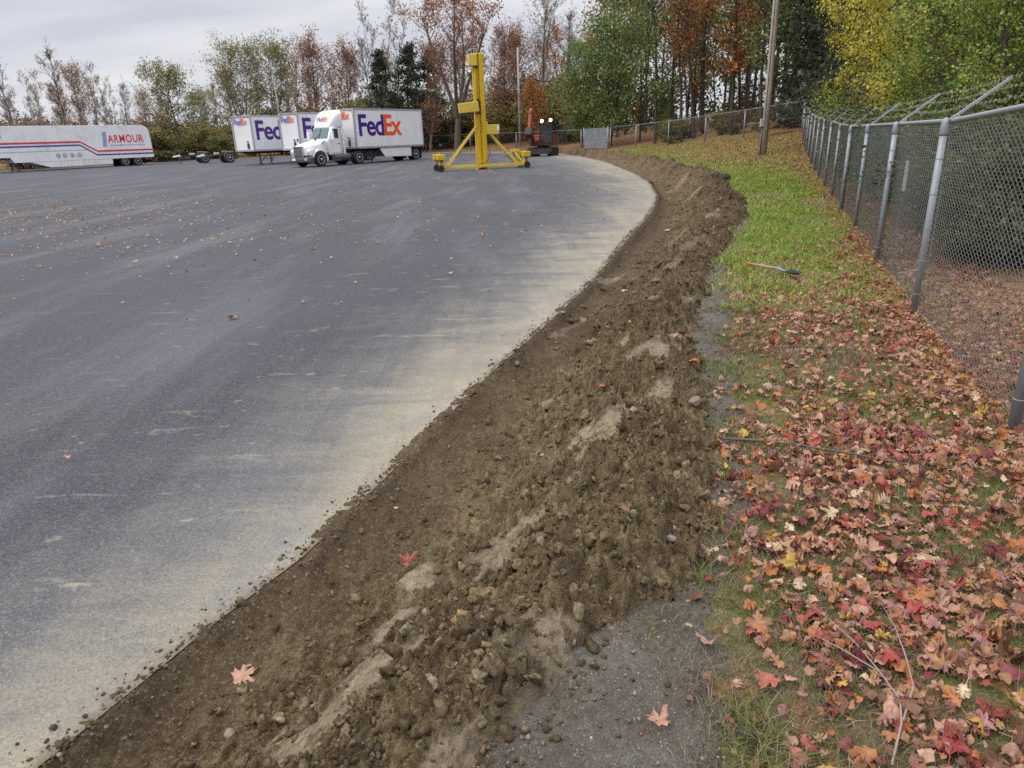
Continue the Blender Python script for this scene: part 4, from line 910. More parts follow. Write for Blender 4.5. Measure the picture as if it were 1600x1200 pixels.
m.loft(rings); m.build('blade', paint('black_blade', (.012, .012, .013), .55, .2, (.05, .04, .03), 8, spec=.2), sh, smooth=False); sh.scale = (.74, .74, .74)
# ------------------------------------------------------------------ trees
def bark(name, c):
    k = NT(name); p = k.pos((1, 1, .22), obj=True); a = k.noise(p, 9, 5, .65); b = k.noise(k.pos(obj=True), 1.3, 3, .5)
    col = k.mix(k.rng(a, .35, .65), tuple(v * .55 for v in c), c); col = k.mix(k.math('MULTIPLY', k.rng(b, .45, .7), .35), col, (.12, .13, .10))
    return k.done(col, .92, k.bump(a, .6, .02), spec=.1)
BARK = {'grey': bark('grey_bark', (.20, .175, .155)), 'dark': bark('dark_bark', (.085, .070, .058)), 'pale': bark('pale_bark', (.31, .28, .25)), 'brown': bark('brown_bark', (.13, .10, .078))}
def leafmat(name, trans=.35):
    k = NT(name); cc = k.attr('tint', True); k.done(cc, .6, spec=.2); tr = k.n('ShaderNodeBsdfTranslucent'); k.l(cc, tr.inputs[0]); mx = k.n('ShaderNodeMixShader'); mx.inputs[0].default_value = trans
    k.l(k.b.outputs[0], mx.inputs[1]); k.l(tr.outputs[0], mx.inputs[2]); k.l(mx.outputs[0], k.out.inputs[0]); return k.m
M_FOL = leafmat('tree_leaves')
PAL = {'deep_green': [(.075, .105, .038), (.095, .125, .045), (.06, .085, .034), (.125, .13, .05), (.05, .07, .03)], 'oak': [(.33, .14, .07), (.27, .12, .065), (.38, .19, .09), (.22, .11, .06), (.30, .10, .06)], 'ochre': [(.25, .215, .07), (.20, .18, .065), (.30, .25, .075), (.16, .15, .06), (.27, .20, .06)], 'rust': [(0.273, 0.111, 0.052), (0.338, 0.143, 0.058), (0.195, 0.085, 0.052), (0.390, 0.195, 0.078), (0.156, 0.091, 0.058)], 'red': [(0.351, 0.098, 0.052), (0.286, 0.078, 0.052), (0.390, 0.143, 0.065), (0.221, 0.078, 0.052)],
       'olive': [(0.195, 0.195, 0.058), (0.260, 0.234, 0.072), (0.156, 0.169, 0.058), (0.312, 0.260, 0.091), (0.130, 0.137, 0.058)], 'gold': [(0.494, 0.338, 0.058), (0.429, 0.286, 0.065), (0.338, 0.247, 0.065), (0.546, 0.390, 0.091)],
       'green': [(0.111, 0.176, 0.052), (0.143, 0.208, 0.058), (0.085, 0.137, 0.047), (0.182, 0.234, 0.072), (0.221, 0.234, 0.078)], 'lime': [(0.225, 0.318, 0.060), (0.173, 0.265, 0.053), (0.292, 0.371, 0.080), (0.133, 0.212, 0.047), (0.398, 0.384, 0.080)], 'yellow': [(0.620, 0.530, 0.070), (0.562, 0.468, 0.070), (0.468, 0.437, 0.078), (0.620, 0.562, 0.094), (0.343, 0.359, 0.078)],
       'brown': [(0.221, 0.150, 0.091), (0.169, 0.117, 0.078), (0.273, 0.182, 0.104), (0.130, 0.098, 0.065)], 'pine': [(0.046, 0.065, 0.042), (0.058, 0.078, 0.047), (0.036, 0.052, 0.036), (0.078, 0.085, 0.052)], 'orange': [(0.374, 0.146, 0.046), (0.312, 0.114, 0.042), (0.416, 0.198, 0.062), (0.229, 0.094, 0.046)], 'straw': [(0.325, 0.260, 0.156), (0.260, 0.208, 0.130), (0.208, 0.182, 0.098), (0.286, 0.247, 0.104)]}
def env(kind, u):
    if kind == 'oval': return max(0.12, math.sqrt(max(0, 1 - (2 * u - 1) ** 2))) 
    if kind == 'vase': return (0.30 + 0.75 * u) * math.sqrt(max(0.03, 1 - u ** 4))
    if kind == 'cone': return max(.06, 1 - u)
    if kind == 'high': return .35 + .65 * math.sin(min(1, u * 1.05) * math.pi * .85 + .25)
    return 1.0
def tree_data(seed, H, r0, h0, Rc, kind, n1, n2, n3, leaves, lsize, pal, up=(25, 65), stems=1, fork=.15, spread=.3, tw=1.0, lmask=None, droop=0.0, lspread=.25, dead=0):
    rng = random.Random(seed); tubes, anch = [], []
    def path(p, d, L, r, n, wig, lift, rend=.25):
        pts, rad = [Vector(p)], [r]; d = Vector(d).normalized()
        for i in range(n):
            d = (d + Vector((rng.gauss(0, wig), rng.gauss(0, wig), rng.gauss(0, wig) + lift))).normalized(); pts.append(pts[-1] + d * (L / n)); rad.append(r * (1 - (1 - rend) * (i + 1) / n))
        return pts, rad
    def at(pts, rad, t):
        f = t * (len(pts) - 1); i = min(int(f), len(pts) - 2); q = f - i
        return pts[i].lerp(pts[i + 1], q), rad[i] + (rad[i + 1] - rad[i]) * q, (pts[i + 1] - pts[i]).normalized()
    sl = []
    if stems == 1: sl.append(path((0, 0, -.25), (rng.gauss(0, .04), rng.gauss(0, .04), 1), H, r0, 9, .045, .03, .10))
    else:
        if fork > .02:
            base = path((0, 0, -.25), (0, 0, 1), H * fork + .25, r0, 3, .03, .03, .8); tubes.append((*base, 9)); bp = base[0][-1]; br = r0 * .72
        else: bp = Vector((0, 0, -.1)); br = r0
        for s in range(stems):
            a = 2 * math.pi * (s + rng.random() * .6) / stems; sp = spread * rng.uniform(.55, 1.2)
            st = bp if fork > .02 else bp + Vector((math.cos(a), math.sin(a), 0)) * .25 * rng.random()
            sl.append(path(st, (math.cos(a) * sp, math.sin(a) * sp, 1), H * (1 - fork) * rng.uniform(.82, 1.02), br * rng.uniform(.7, 1), 8, .06, .05, .10))
    ga = rng.random() * 6.28
    for pts, rad in sl:
        tubes.append((pts, rad, 9 if r0 > .1 else 6)); m1 = n1 if stems == 1 else max(2, int(n1 / stems * 1.3))
        if dead:
            for i in range(dead):
                p, r, d = at(pts, rad, rng.uniform(.12, h0)); ga += 2.4; b = path(p, (math.cos(ga), math.sin(ga), rng.uniform(-.1, .4)), Rc * rng.uniform(.15, .5), r * .16, 4, .12, 0); tubes.append((*b, 3))
        for i in range(m1):
            u = (i + rng.random()) / m1; t = h0 + (0.985 - h0) * u; p, r, d = at(pts, rad, t)
            uu = max(0, min(1, (p.z / H - h0) / (1 - h0))); ga += 2.4 + rng.gauss(0, .3); e = math.radians(up[0] + (up[1] - up[0]) * uu + rng.gauss(0, 8)); L = max(.3, Rc * env(kind, uu) * rng.uniform(.42, 1.2)); 
            b = path(p, (math.cos(ga) * math.cos(e), math.sin(ga) * math.cos(e), math.sin(e)), L, min(r * .62, .018 * L + .012), 6, .10, .05 - droop, .18); tubes.append((*b, 5))
            anch.append(b[0][-1])
            for j in range(n2):
                t2 = .22 + .78 * (j + rng.random()) / n2; p2, r2, d2 = at(*b, t2); ax = Vector((rng.gauss(0, 1), rng.gauss(0, 1), rng.gauss(0, 1))); dd = (d2 + ax.normalized() * .85 + Vector((0, 0, .18 - droop))).normalized(); L2 = (L * .42 * (1.15 - .55 * t2) + .15) * rng.uniform(.6, 1.15)
                c = path(p2, dd, L2, max(.006, r2 * .55), 4, .13, .04 - droop, .3); tubes.append((*c, 3)); anch.append(c[0][-1]); anch.append(c[0][2])
                for q in range(n3):
                    p3, r3_, d3 = at(*c, .3 + .7 * (q + rng.random()) / n3); ax = Vector((rng.gauss(0, 1), rng.gauss(0, 1), rng.gauss(0, 1))); dd = (d3 + ax.normalized() * .8 + Vector((0, 0, .12 - droop))).normalized(); L3 = L2 * rng.uniform(.3, .6)
                    tubes.append(([p3, p3 + dd * L3 * .5, p3 + (dd + ax * .08).normalized() * L3], [.007 * tw, .005 * tw, .003 * tw], 3)); anch.append(p3 + dd * L3)
    # tubes to arrays
    VS, FS = [], []; b = 0
    for pts, rad, n in tubes:
        P = np.array([p[:] for p in pts]); rr = np.maximum(np.array(rad), .0035 * tw); D = np.gradient(P, axis=0); D /= np.linalg.norm(D, axis=1, keepdims=True) + 1e-9
        ref = np.array([0.31, .17, .93]) if abs(D[0, 2]) < .8 else np.array([.93, .17, .1]); A = np.cross(D, ref); A /= np.linalg.norm(A, axis=1, keepdims=True) + 1e-9; B = np.cross(D, A); an = np.arange(n) * 2 * math.pi / n
        V = P[:, None] + rr[:, None, None] * (np.cos(an)[None, :, None] * A[:, None] + np.sin(an)[None, :, None] * B[:, None]); VS.append(V.reshape(-1, 3)); i = np.arange(len(P) - 1)[:, None] * n; j = np.arange(n)[None]; j2 = (j + 1) % n
        FS.append(np.stack([i + j, i + j2, i + n + j2, i + n + j], -1).reshape(-1, 4) + b); b += len(P) * n
    TV, TF = np.concatenate(VS), np.concatenate(FS)
    LV = None
    if leaves:
        r = np.random.default_rng(seed); A = np.array([a[:] for a in anch]); hf = A[:, 2] / H; rf = np.hypot(A[:, 0], A[:, 1]) / Rc
        w = np.ones(len(A)) if lmask is None else np.clip(np.array([lmask(a, b) for a, b in zip(hf, rf)]), 0, 1) + 1e-4
        w = w * np.clip(r.lognormal(0, 1.0, len(A)), .04, 6); w /= w.sum(); idx = r.choice(len(A), leaves, p=w); C = A[idx] + r.normal(0, lspread, (leaves, 3)) * np.array([1, 1, .75])
        # clumps have a tone of their own
        ct = r.choice(len(PAL[pal]), len(A)); Pc = np.array(PAL[pal]); tone = np.where(r.random(leaves) < .55, ct[idx], r.integers(0, len(Pc), leaves)); col = Pc[tone] * r.uniform(.75, 1.25, (leaves, 1))
        Mr = rot_rand(r, leaves); s = lsize * r.uniform(.55, 1.35, leaves); q = np.array([(-.5, 0, 0), (0, -.34, .06), (.55, 0, 0), (0, .34, .06)]); V = np.einsum('nij,vj->nvi', Mr, q) * s[:, None, None] + C[:, None]
        V[:, :, 2] = np.maximum(V[:, :, 2], .02); LV = (V.reshape(-1, 3), np.arange(leaves * 4).reshape(-1, 4), np.repeat(col, 4, 0))
    return TV, TF, LV
PROTO = {}
RAD = {'yellow_near': 2.5, 'lime_near': 2.5, 'b_green': 1.45, 'b_lime': 1.55, 'b_amber': 1.55, 'b_olive': 1.55, 'b_brown': 1.65, 'conif_near': 3.0}
def proto(key, name, barkk, cat, **kw):
    TV, TF, LV = tree_data(**kw)
    PROTO[key] = (name, cat, np_mesh('trunk', TV, TF, BARK[barkk], None, True), None if LV is None else np_mesh('crown', LV[0], LV[1], M_FOL, {'tint': LV[2]}), float(np.percentile(TV[:, 2], 99.6)))
def plant(key, x, y, h, label, group=None, rz=None, wide=1.0, lean=(0, 0), z=None):
    name, cat, tm, cm, H = PROTO[key]; s = h / H
    if 0 < y < 46 and x > 0:                                  # nothing grows through the near fence
        need = RAD.get(key, 2.0) * s * wide + 0.25; gap = (x - float(fence_x(y))) * 0.93
        if gap < need: x += (need - gap) * 1.07
    o = empty(name, (x, y, (tz(x, y) if z is None else z) - .03), 0, label, cat, group); o.rotation_euler = (lean[0], lean[1], random.random() * 6.28 if rz is None else rz); o.scale = (s * wide, s * wide, s)
    link_mesh('stems' if 'bush' in name else 'trunk', tm, None, o)
    if cm: link_mesh('foliage' if 'bush' in name else 'crown', cm, None, o)
    return o
random.seed(5)
hi = lambda a, b: (lambda h, r: max(0, min(1, (h - a) / (b - a))))
proto('bare_a', 'bare_tree', 'grey', 'tree', seed=1, H=12, r0=.16, h0=.22, Rc=3.4, kind='vase', n1=30, n2=9, n3=5, leaves=450, lsize=.16, pal='straw', up=(40, 70), tw=2.8)
proto('bare_b', 'bare_tree', 'pale', 'tree', seed=2, H=13, r0=.15, h0=.25, Rc=2.6, kind='vase', n1=34, n2=9, n3=5, leaves=500, lsize=.16, pal='straw', up=(50, 75), stems=3, fork=.08, spread=.16, tw=2.4)
proto('bare_rust', 'sparse_brown_tree', 'grey', 'tree', seed=3, H=12, r0=.16, h0=.2, Rc=3.2, kind='oval', n1=32, n2=8, n3=5, leaves=2600, lsize=.19, pal='rust', up=(40, 70), tw=2.6, lspread=.4)
proto('olive_a', 'olive_leaved_tree', 'brown', 'tree', seed=4, H=11, r0=.2, h0=.16, Rc=5.0, kind='oval', n1=32, n2=8, n3=5, leaves=8000, lsize=.22, pal='olive', up=(12, 60), lspread=.45, tw=2.2)
proto('olive_b', 'olive_leaved_tree', 'grey', 'tree', seed=5, H=14, r0=.2, h0=.25, Rc=5.0, kind='oval', n1=36, n2=8, n3=5, leaves=7000, lsize=.22, pal='olive', up=(25, 65), stems=3, fork=.12, spread=.28, lspread=.55, tw=2.4)
proto('rust_a', 'rust_leaved_tree', 'brown', 'tree', seed=6, H=14, r0=.2, h0=.22, Rc=4.6, kind='oval', n1=36, n2=8, n3=5, leaves=5200, lsize=.21, pal='rust', up=(25, 70), lspread=.5, tw=2.8)
proto('oak_big', 'spreading_red_tree', 'brown', 'tree', seed=8, H=17, r0=.42, h0=.28, Rc=5.4, kind='vase', n1=40, n2=8, n3=4, leaves=6200, lsize=.22, pal='oak', up=(28, 66), stems=4, fork=.22, spread=.42, lmask=lambda h, r: max(.06, (h - .42) * 2.2) * (.4 + .6 * min(1, r * 1.3)), lspread=.4, tw=2.2)
proto('forked', 'bare_forked_tree', 'grey', 'tree', seed=9, H=15, r0=.24, h0=.35, Rc=3.8, kind='vase', n1=22, n2=7, n3=4, leaves=700, lsize=.2, pal='straw', up=(35, 70), stems=2, fork=.45, spread=.5, tw=2.2)
proto('conif', 'dark_conifer', 'dark', 'tree', seed=10, H=11, r0=.18, h0=.10, Rc=3.4, kind='cone', n1=38, n2=7, n3=2, leaves=5200, lsize=.26, pal='pine', up=(-8, 25), droop=.05, lspread=.25)
proto('green_low', 'green_tree', 'dark', 'tree', seed=11, H=11, r0=.2, h0=.06, Rc=4.6, kind='oval', n1=32, n2=7, n3=4, leaves=8000, lsize=.25, pal='green', up=(5, 65), lspread=.5, stems=2, fork=.05, spread=.25)
proto('tall_rust', 'tall_rust_tree', 'dark', 'tree', seed=12, H=20, r0=.17, h0=.40, Rc=3.3, kind='oval', n1=24, n2=6, n3=3, leaves=2300, lsize=.27, pal='rust', up=(20, 60), lspread=.55, dead=7)
proto('tall_orange', 'tall_orange_tree', 'dark', 'tree', seed=13, H=18, r0=.15, h0=.26, Rc=3.2, kind='oval', n1=24, n2=6, n3=3, leaves=3000, lsize=.27, pal='orange', up=(20, 60), lspread=.55, dead=5)
proto('tall_green', 'tall_green_tree', 'dark', 'tree', seed=14, H=19, r0=.16, h0=.24, Rc=3.2, kind='oval', n1=24, n2=6, n3=3, leaves=2600, lsize=.26, pal='green', up=(15, 60), lspread=.55, dead=5)
proto('tall_gold', 'tall_gold_tree', 'brown', 'tree', seed=15, H=17, r0=.14, h0=.26, Rc=3.0, kind='oval', n1=24, n2=6, n3=3, leaves=2800, lsize=.26, pal='gold', up=(20, 62), lspread=.55, dead=4)
proto('tall_bare', 'tall_bare_tree', 'dark', 'tree', seed=16, H=19, r0=.17, h0=.45, Rc=2.6, kind='vase', n1=18, n2=6, n3=3, leaves=500, lsize=.22, pal='rust', up=(35, 65), tw=2.0, dead=9)
proto('yellow_near', 'yellow_tree', 'brown', 'tree', seed=17, H=8.5, r0=.10, h0=.10, Rc=2.5, kind='oval', n1=40, n2=8, n3=5, leaves=26000, lsize=.095, pal='yellow', up=(10, 62), stems=3, fork=.04, spread=.20, lspread=.22)
proto('lime_near', 'green_leaved_tree', 'brown', 'tree', seed=18, H=8.0, r0=.10, h0=.08, Rc=2.5, kind='oval', n1=40, n2=8, n3=5, leaves=26000, lsize=.085, pal='lime', up=(10, 62), stems=3, fork=.04, spread=.2, lspread=.22)
proto('conif_near', 'dark_conifer', 'dark', 'tree', seed=19, H=15, r0=.2, h0=.05, Rc=3.2, kind='cone', n1=70, n2=8, n3=3, leaves=26000, lsize=.15, pal='pine', up=(-5, 20), droop=.05, lspread=.22)
proto('b_olive', 'olive_bush', 'brown', 'bush', seed=20, H=3, r0=.035, h0=.12, Rc=1.5, kind='oval', n1=26, n2=6, n3=3, leaves=4200, lsize=.17, pal='olive', up=(15, 60), stems=6, fork=0, spread=.5, lspread=.22)
proto('b_yellow', 'yellow_bush', 'brown', 'bush', seed=21, H=3.4, r0=.035, h0=.12, Rc=1.5, kind='oval', n1=26, n2=6, n3=3, leaves=3800, lsize=.17, pal='ochre', up=(15, 60), stems=6, fork=0, spread=.45, lspread=.25)
proto('b_brown', 'brown_bush', 'brown', 'bush', seed=22, H=3, r0=.035, h0=.1, Rc=1.6, kind='oval', n1=28, n2=6, n3=3, leaves=3000, lsize=.17, pal='brown', up=(20, 60), stems=7, fork=0, spread=.5, lspread=.25, tw=2)
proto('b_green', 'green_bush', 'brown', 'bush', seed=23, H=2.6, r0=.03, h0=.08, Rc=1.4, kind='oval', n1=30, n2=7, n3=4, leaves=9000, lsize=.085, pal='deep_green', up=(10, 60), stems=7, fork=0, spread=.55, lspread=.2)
proto('b_lime', 'yellow_green_bush', 'brown', 'bush', seed=25, H=3, r0=.03, h0=.08, Rc=1.5, kind='oval', n1=30, n2=7, n3=4, leaves=9500, lsize=.085, pal='lime', up=(10, 60), stems=6, fork=0, spread=.5, lspread=.24)
proto('b_amber', 'amber_leaved_bush', 'brown', 'bush', seed=26, H=3, r0=.03, h0=.08, Rc=1.5, kind='oval', n1=28, n2=7, n3=4, leaves=6500, lsize=.085, pal='ochre', up=(10, 60), stems=6, fork=0, spread=.5, lspread=.24)
proto('b_orange', 'orange_sapling', 'brown', 'sapling', seed=24, H=6, r0=.06, h0=.15, Rc=1.8, kind='oval', n1=26, n2=6, n3=3, leaves=2600, lsize=.2, pal='orange', up=(25, 65), lspread=.35)
BE = lambda px, y: (float(np.interp(px, [30, 130, 185, 280, 330, 415, 520, 605, 640, 715, 820, 850, 950, 1000, 1100, 1200, 1300, 1400, 1550], [-.665, -.578, -.530, -.447, -.403, -.328, -.236, -.161, -.130, -.064, .029, .056, .145, .189, .279, .368, .457, .547, .682])) * y, y)
LEFT = [ # kind, bearing, distance, height, label
 ('bare_a', 32, 84, 12.5, 'bare grey tree furthest along the striped trailer toward the frame edge'), ('bare_b', 72, 92, 11.0, 'thin bare tree behind the middle of the striped trailer roof'), ('bare_a', 112, 88, 13.0, 'tallest bare grey tree behind the striped trailer'), ('bare_rust', 128, 84, 11.0, 'sparse brown leaved tree behind the striped trailer roof'), ('bare_b', 160, 95, 12.0, 'slim bare tree between the brown one and the striped trailer rear'), ('bare_b', 185, 97, 10.6, 'small pale bare tree above the rear end of the striped trailer'), ('bare_a', 205, 104, 10.0, 'pale bare tree just behind the rear of the striped trailer'),
 ('olive_a', 285, 94, 11.6, 'broad olive green tree between the striped trailer and the parked trailers'), ('olive_a', 318, 108, 9.0, 'smaller olive tree behind the wheeled chassis'), ('olive_b', 385, 101, 15.2, 'tall olive tree with open crown above the first parked trailer'), ('olive_b', 440, 105, 15.6, 'tall olive tree above the second parked trailer'), ('rust_a', 500, 100, 15.2, 'brown red tree above the white tractor cab'), ('rust_a', 548, 106, 15.0, 'second brown red tree above the front of the coupled trailer'), ('bare_b', 472, 110, 15.5, 'slender bare tree between olive and brown red trees'), ('bare_b', 605, 93, 18.0, 'tall pale bare tree rising above the coupled trailer'), ('bare_a', 588, 100, 14.5, 'bare grey tree beside the tall pale one above the trailer'),
 ('conif', 612, 88, 11.2, 'dark conifer above the middle of the coupled trailer'), ('conif', 642, 92, 12.2, 'dark conifer above the rear of the coupled trailer'), ('conif', 668, 96, 11.6, 'dark conifer between the coupled trailer and the spreading red tree'), ('oak_big', 715, 82, 17.6, 'large spreading tree with rust red crown behind the yellow mast'), ('bare_rust', 672, 88, 12.5, 'sparse brown tree beside the spreading red tree'), ('forked', 852, 84, 17.2, 'tall bare forked tree above the excavator'), ('bare_rust', 778, 92, 14.0, 'sparse reddish tree just past the yellow mast'), ('tall_orange', 790, 96, 11.5, 'orange tree behind the yellow mast top'), ('tall_orange', 872, 90, 12.5, 'orange tree behind the excavator boom'), ('b_orange', 838, 80, 7.0, 'low orange sapling behind the excavator'), ('rust_a', 815, 100, 13.5, 'rust tree far behind the excavator'), ('bare_a', 885, 98, 14.5, 'bare tree between the forked tree and the big green tree'), ('bare_a', 745, 100, 15.0, 'bare tree behind the spreading red tree')]
for kd, px, y, h, lb in LEFT: plant(kd, *BE(px, y), h, lb)
_b = [(18, 96, 9.5), (58, 100, 8.5), (95, 103, 10), (140, 101, 9), (172, 106, 8.5), (235, 104, 9), (255, 110, 8), (345, 110, 10), (365, 114, 12), (410, 113, 13), (455, 115, 12.5), (488, 113, 12), (530, 114, 13), (570, 112, 12.5), (628, 108, 13), (655, 110, 12), (690, 107, 12.5), (735, 105, 12), (765, 104, 12.5), (805, 106, 12), (832, 102, 11.5), (862, 100, 12), (895, 96, 11.5)]
for i, (px, y, h) in enumerate(_b): plant(('bare_b', 'bare_a', 'bare_rust')[i % 3], *BE(px, y), h, '%s tree far back across the yard, %s from the striped trailer' % (('slim bare', 'twiggy bare', 'thin brown')[i % 3], 'first second third fourth fifth sixth seventh eighth'.split()[i // 3]), 'thin trees in the far back row')
# low growth along the yard's far side
BUSH = [('b_brown', 8, 78, 4.6), ('b_brown', 40, 79, 4.2), ('b_yellow', 18, 86, 5.6), ('b_brown', 80, 84, 5.0), ('b_brown', 112, 85, 5.2), ('b_brown', 150, 86, 4.6), ('b_olive', 190, 90, 4.2), ('b_brown', 222, 92, 4.8), ('b_olive', 250, 90, 4.6), ('b_yellow', 268, 97, 4.4), ('b_olive', 300, 96, 4.8), ('b_yellow', 335, 99, 5.8), ('b_yellow', 355, 103, 5.2), ('b_olive', 350, 96, 4.0), ('b_olive', 395, 100, 5.0), ('b_olive', 440, 104, 5.0), ('b_brown', 470, 102, 5.4), ('b_olive', 505, 104, 6.0), ('b_brown', 540, 104, 6.0), ('b_olive', 575, 102, 6.0), ('b_brown', 612, 101, 6.0), ('b_olive', 655, 99, 5.6), ('b_olive', 680, 101, 4.0), ('b_brown', 700, 97, 5.4), ('b_olive', 730, 97, 3.6), ('b_yellow', 765, 96, 6.6), ('b_yellow', 795, 93, 6.8), ('b_yellow', 745, 100, 4.2), ('b_olive', 825, 91, 4.2), ('b_olive', 855, 88, 4.4), ('b_yellow', 880, 85, 6.0), ('b_olive', 905, 82, 4.2), ('b_brown', 870, 93, 6.5), ('b_brown', 815, 99, 6.2)]
_o1 = 'first second third fourth fifth sixth seventh eighth ninth tenth eleventh twelfth thirteenth fourteenth fifteenth sixteenth seventeenth eighteenth nineteenth'.split()
ORD = _o1 + ['twentieth'] + ['twenty-' + w for w in _o1[:9]] + ['thirtieth'] + ['thirty-' + w for w in _o1[:9]] + ['fortieth']
cnt = {}
for kd, px, y, h in sorted(BUSH, key=lambda b: b[1]):
    n_ = PROTO[kd][0].replace('_', ' '); i = cnt.get(kd, 0); cnt[kd] = i + 1
    h *= random.uniform(.5, 1.15); plant(kd, *BE(px, y), h, '%s across the yard, %s of its kind from the striped trailer' % (n_, ORD[i]), '%ses along the far side of the yard' % n_, wide=random.uniform(1.3, 1.9))
# the wood on the rise behind the far fence: trees one can tell apart
rw = random.Random(31); WOOD = []
ff = lambda y: np.interp(y, [45, 46.4, 51, 54.5, 58.3, 62.2, 65.6, 70, 100], [19.6, 19.2, 17, 15.25, 13.35, 11.45, 9.75, 7.4, -2])
FORCE = [('green_low', 912, 74, 9.6), ('green_low', 955, 69.5, 11.0), ('tall_green', 1000, 70, 13), ('green_low', 1035, 69, 5.0), ('tall_gold', 935, 80, 11)]
for kd, px, y, h in FORCE: WOOD.append((kd, *BE(px, y), h))
def far_enough(x, y, d): return all((x - a[1]) ** 2 + (y - a[2]) ** 2 > d * d for a in WOOD)
tries = 0
while len(WOOD) < 60 and tries < 9000:
    tries += 1; px = rw.uniform(905, 1330); y = rw.uniform(46, 92); x, _ = BE(px, y)
    if x < ff(y) + 1.0 or y > 60 + (px - 900) * .09 + 20: continue
    if not far_enough(x, y, 1.75): continue
    if px < 985: kd = rw.choices(['tall_green', 'tall_rust', 'tall_orange', 'tall_bare'], [.3, .35, .15, .2])[0]
    elif px < 1230: kd = rw.choices(['tall_rust', 'tall_orange', 'tall_green', 'tall_gold', 'tall_bare'], [.32, .13, .24, .09, .22])[0]
    else: kd = rw.choices(['tall_rust', 'conif', 'tall_green', 'tall_bare'], [.45, .2, .15, .2])[0]
    WOOD.append((kd, x, y, rw.uniform(15, 21) if kd != 'conif' else rw.uniform(9, 13)))
# along the near fence, deeper in the wood on that side
for kd, px, y, h in [('conif_near', 1285, 44, 16), ('conif_near', 1330, 38, 17), ('tall_rust', 1318, 34, 17), ('conif_near', 1490, 25, 16), ('conif_near', 1420, 33, 18), ('conif_near', 1545, 22, 15), ('tall_bare', 1470, 20.5, 16), ('tall_bare', 1515, 18.5, 15), ('tall_green', 1380, 40, 18), ('tall_rust', 1450, 40, 19), ('conif_near', 1595, 17.5, 14), ('tall_green', 1545, 30, 17), ('tall_bare', 1350, 30, 15), ('conif_near', 1270, 52, 17), ('conif_near', 1380, 28, 15), ('conif_near', 1460, 31, 17)]: WOOD.append((kd, *BE(px, y), h))
cnt = {}
az_ = lambda t: t[1] / t[2]
for t in sorted(WOOD, key=az_):
    kd, x, y, h = t; n_ = PROTO[kd][0].replace('_', ' '); i = cnt.get(n_, 0); cnt[n_] = i + 1
    plant(kd, x, y, h, '%s in the fenced wood, %s of its kind from the gate' % (n_, ORD[i]), '%ss in the wood behind the fences' % n_, lean=(rw.gauss(0, .02), rw.gauss(0, .02)))
NEAR = [('yellow_near', 1352, 24.5, 8.6, 'bright yellow tree just beyond the middle of the near fence'), ('yellow_near', 1415, 20.5, 7.4, 'second yellow tree nearer along the fence'), ('yellow_near', 1330, 31, 8.2, 'yellow tree beyond the far end of the near fence'), ('lime_near', 1475, 17.5, 6.0, 'yellow green tree between the yellow trees and the leafy green one'), ('lime_near', 1555, 13.5, 6.6, 'leafy green tree overhanging the nearest fence span'), ('lime_near', 1620, 15, 7.0, 'green leaved tree at the picture edge behind the near fence')]
for kd, px, y, h, lb in NEAR: plant(kd, *BE(min(px, 1550), y) if px <= 1550 else ((.682 + (px - 1550) * .00092) * y, y), h, lb)
cnt = {}
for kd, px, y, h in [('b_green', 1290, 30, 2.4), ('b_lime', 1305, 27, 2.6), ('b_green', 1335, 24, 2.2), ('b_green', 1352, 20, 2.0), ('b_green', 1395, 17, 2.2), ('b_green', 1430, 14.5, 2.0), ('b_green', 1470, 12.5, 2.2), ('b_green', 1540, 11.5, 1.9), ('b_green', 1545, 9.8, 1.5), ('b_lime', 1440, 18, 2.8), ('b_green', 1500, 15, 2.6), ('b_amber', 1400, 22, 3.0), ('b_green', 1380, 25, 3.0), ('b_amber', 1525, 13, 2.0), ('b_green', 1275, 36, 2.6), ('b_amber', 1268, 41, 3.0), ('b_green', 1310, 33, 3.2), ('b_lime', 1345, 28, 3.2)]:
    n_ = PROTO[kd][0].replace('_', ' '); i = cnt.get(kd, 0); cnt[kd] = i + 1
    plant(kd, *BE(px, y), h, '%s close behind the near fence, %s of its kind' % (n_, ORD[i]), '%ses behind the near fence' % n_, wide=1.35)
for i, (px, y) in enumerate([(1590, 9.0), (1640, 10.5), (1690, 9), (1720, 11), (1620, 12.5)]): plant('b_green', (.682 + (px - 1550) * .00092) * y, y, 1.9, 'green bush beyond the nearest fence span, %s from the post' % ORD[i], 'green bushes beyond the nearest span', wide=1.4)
cnt = {}
for q in range(15):
    y = rw.uniform(47.5, 66); x = ff(y) + rw.uniform(.8, 5); kd = rw.choice(['b_olive', 'b_brown', 'b_green', 'b_olive']); n_ = PROTO[kd][0].replace('_', ' '); i = cnt.get(kd, 0); cnt[kd] = i + 1
    plant(kd, x, y, rw.uniform(1.1, 2.2), '%s in the undergrowth behind the rising fence, %s of its kind' % (n_, ORD[i]), '%ses under the wood' % n_, wide=1.3)
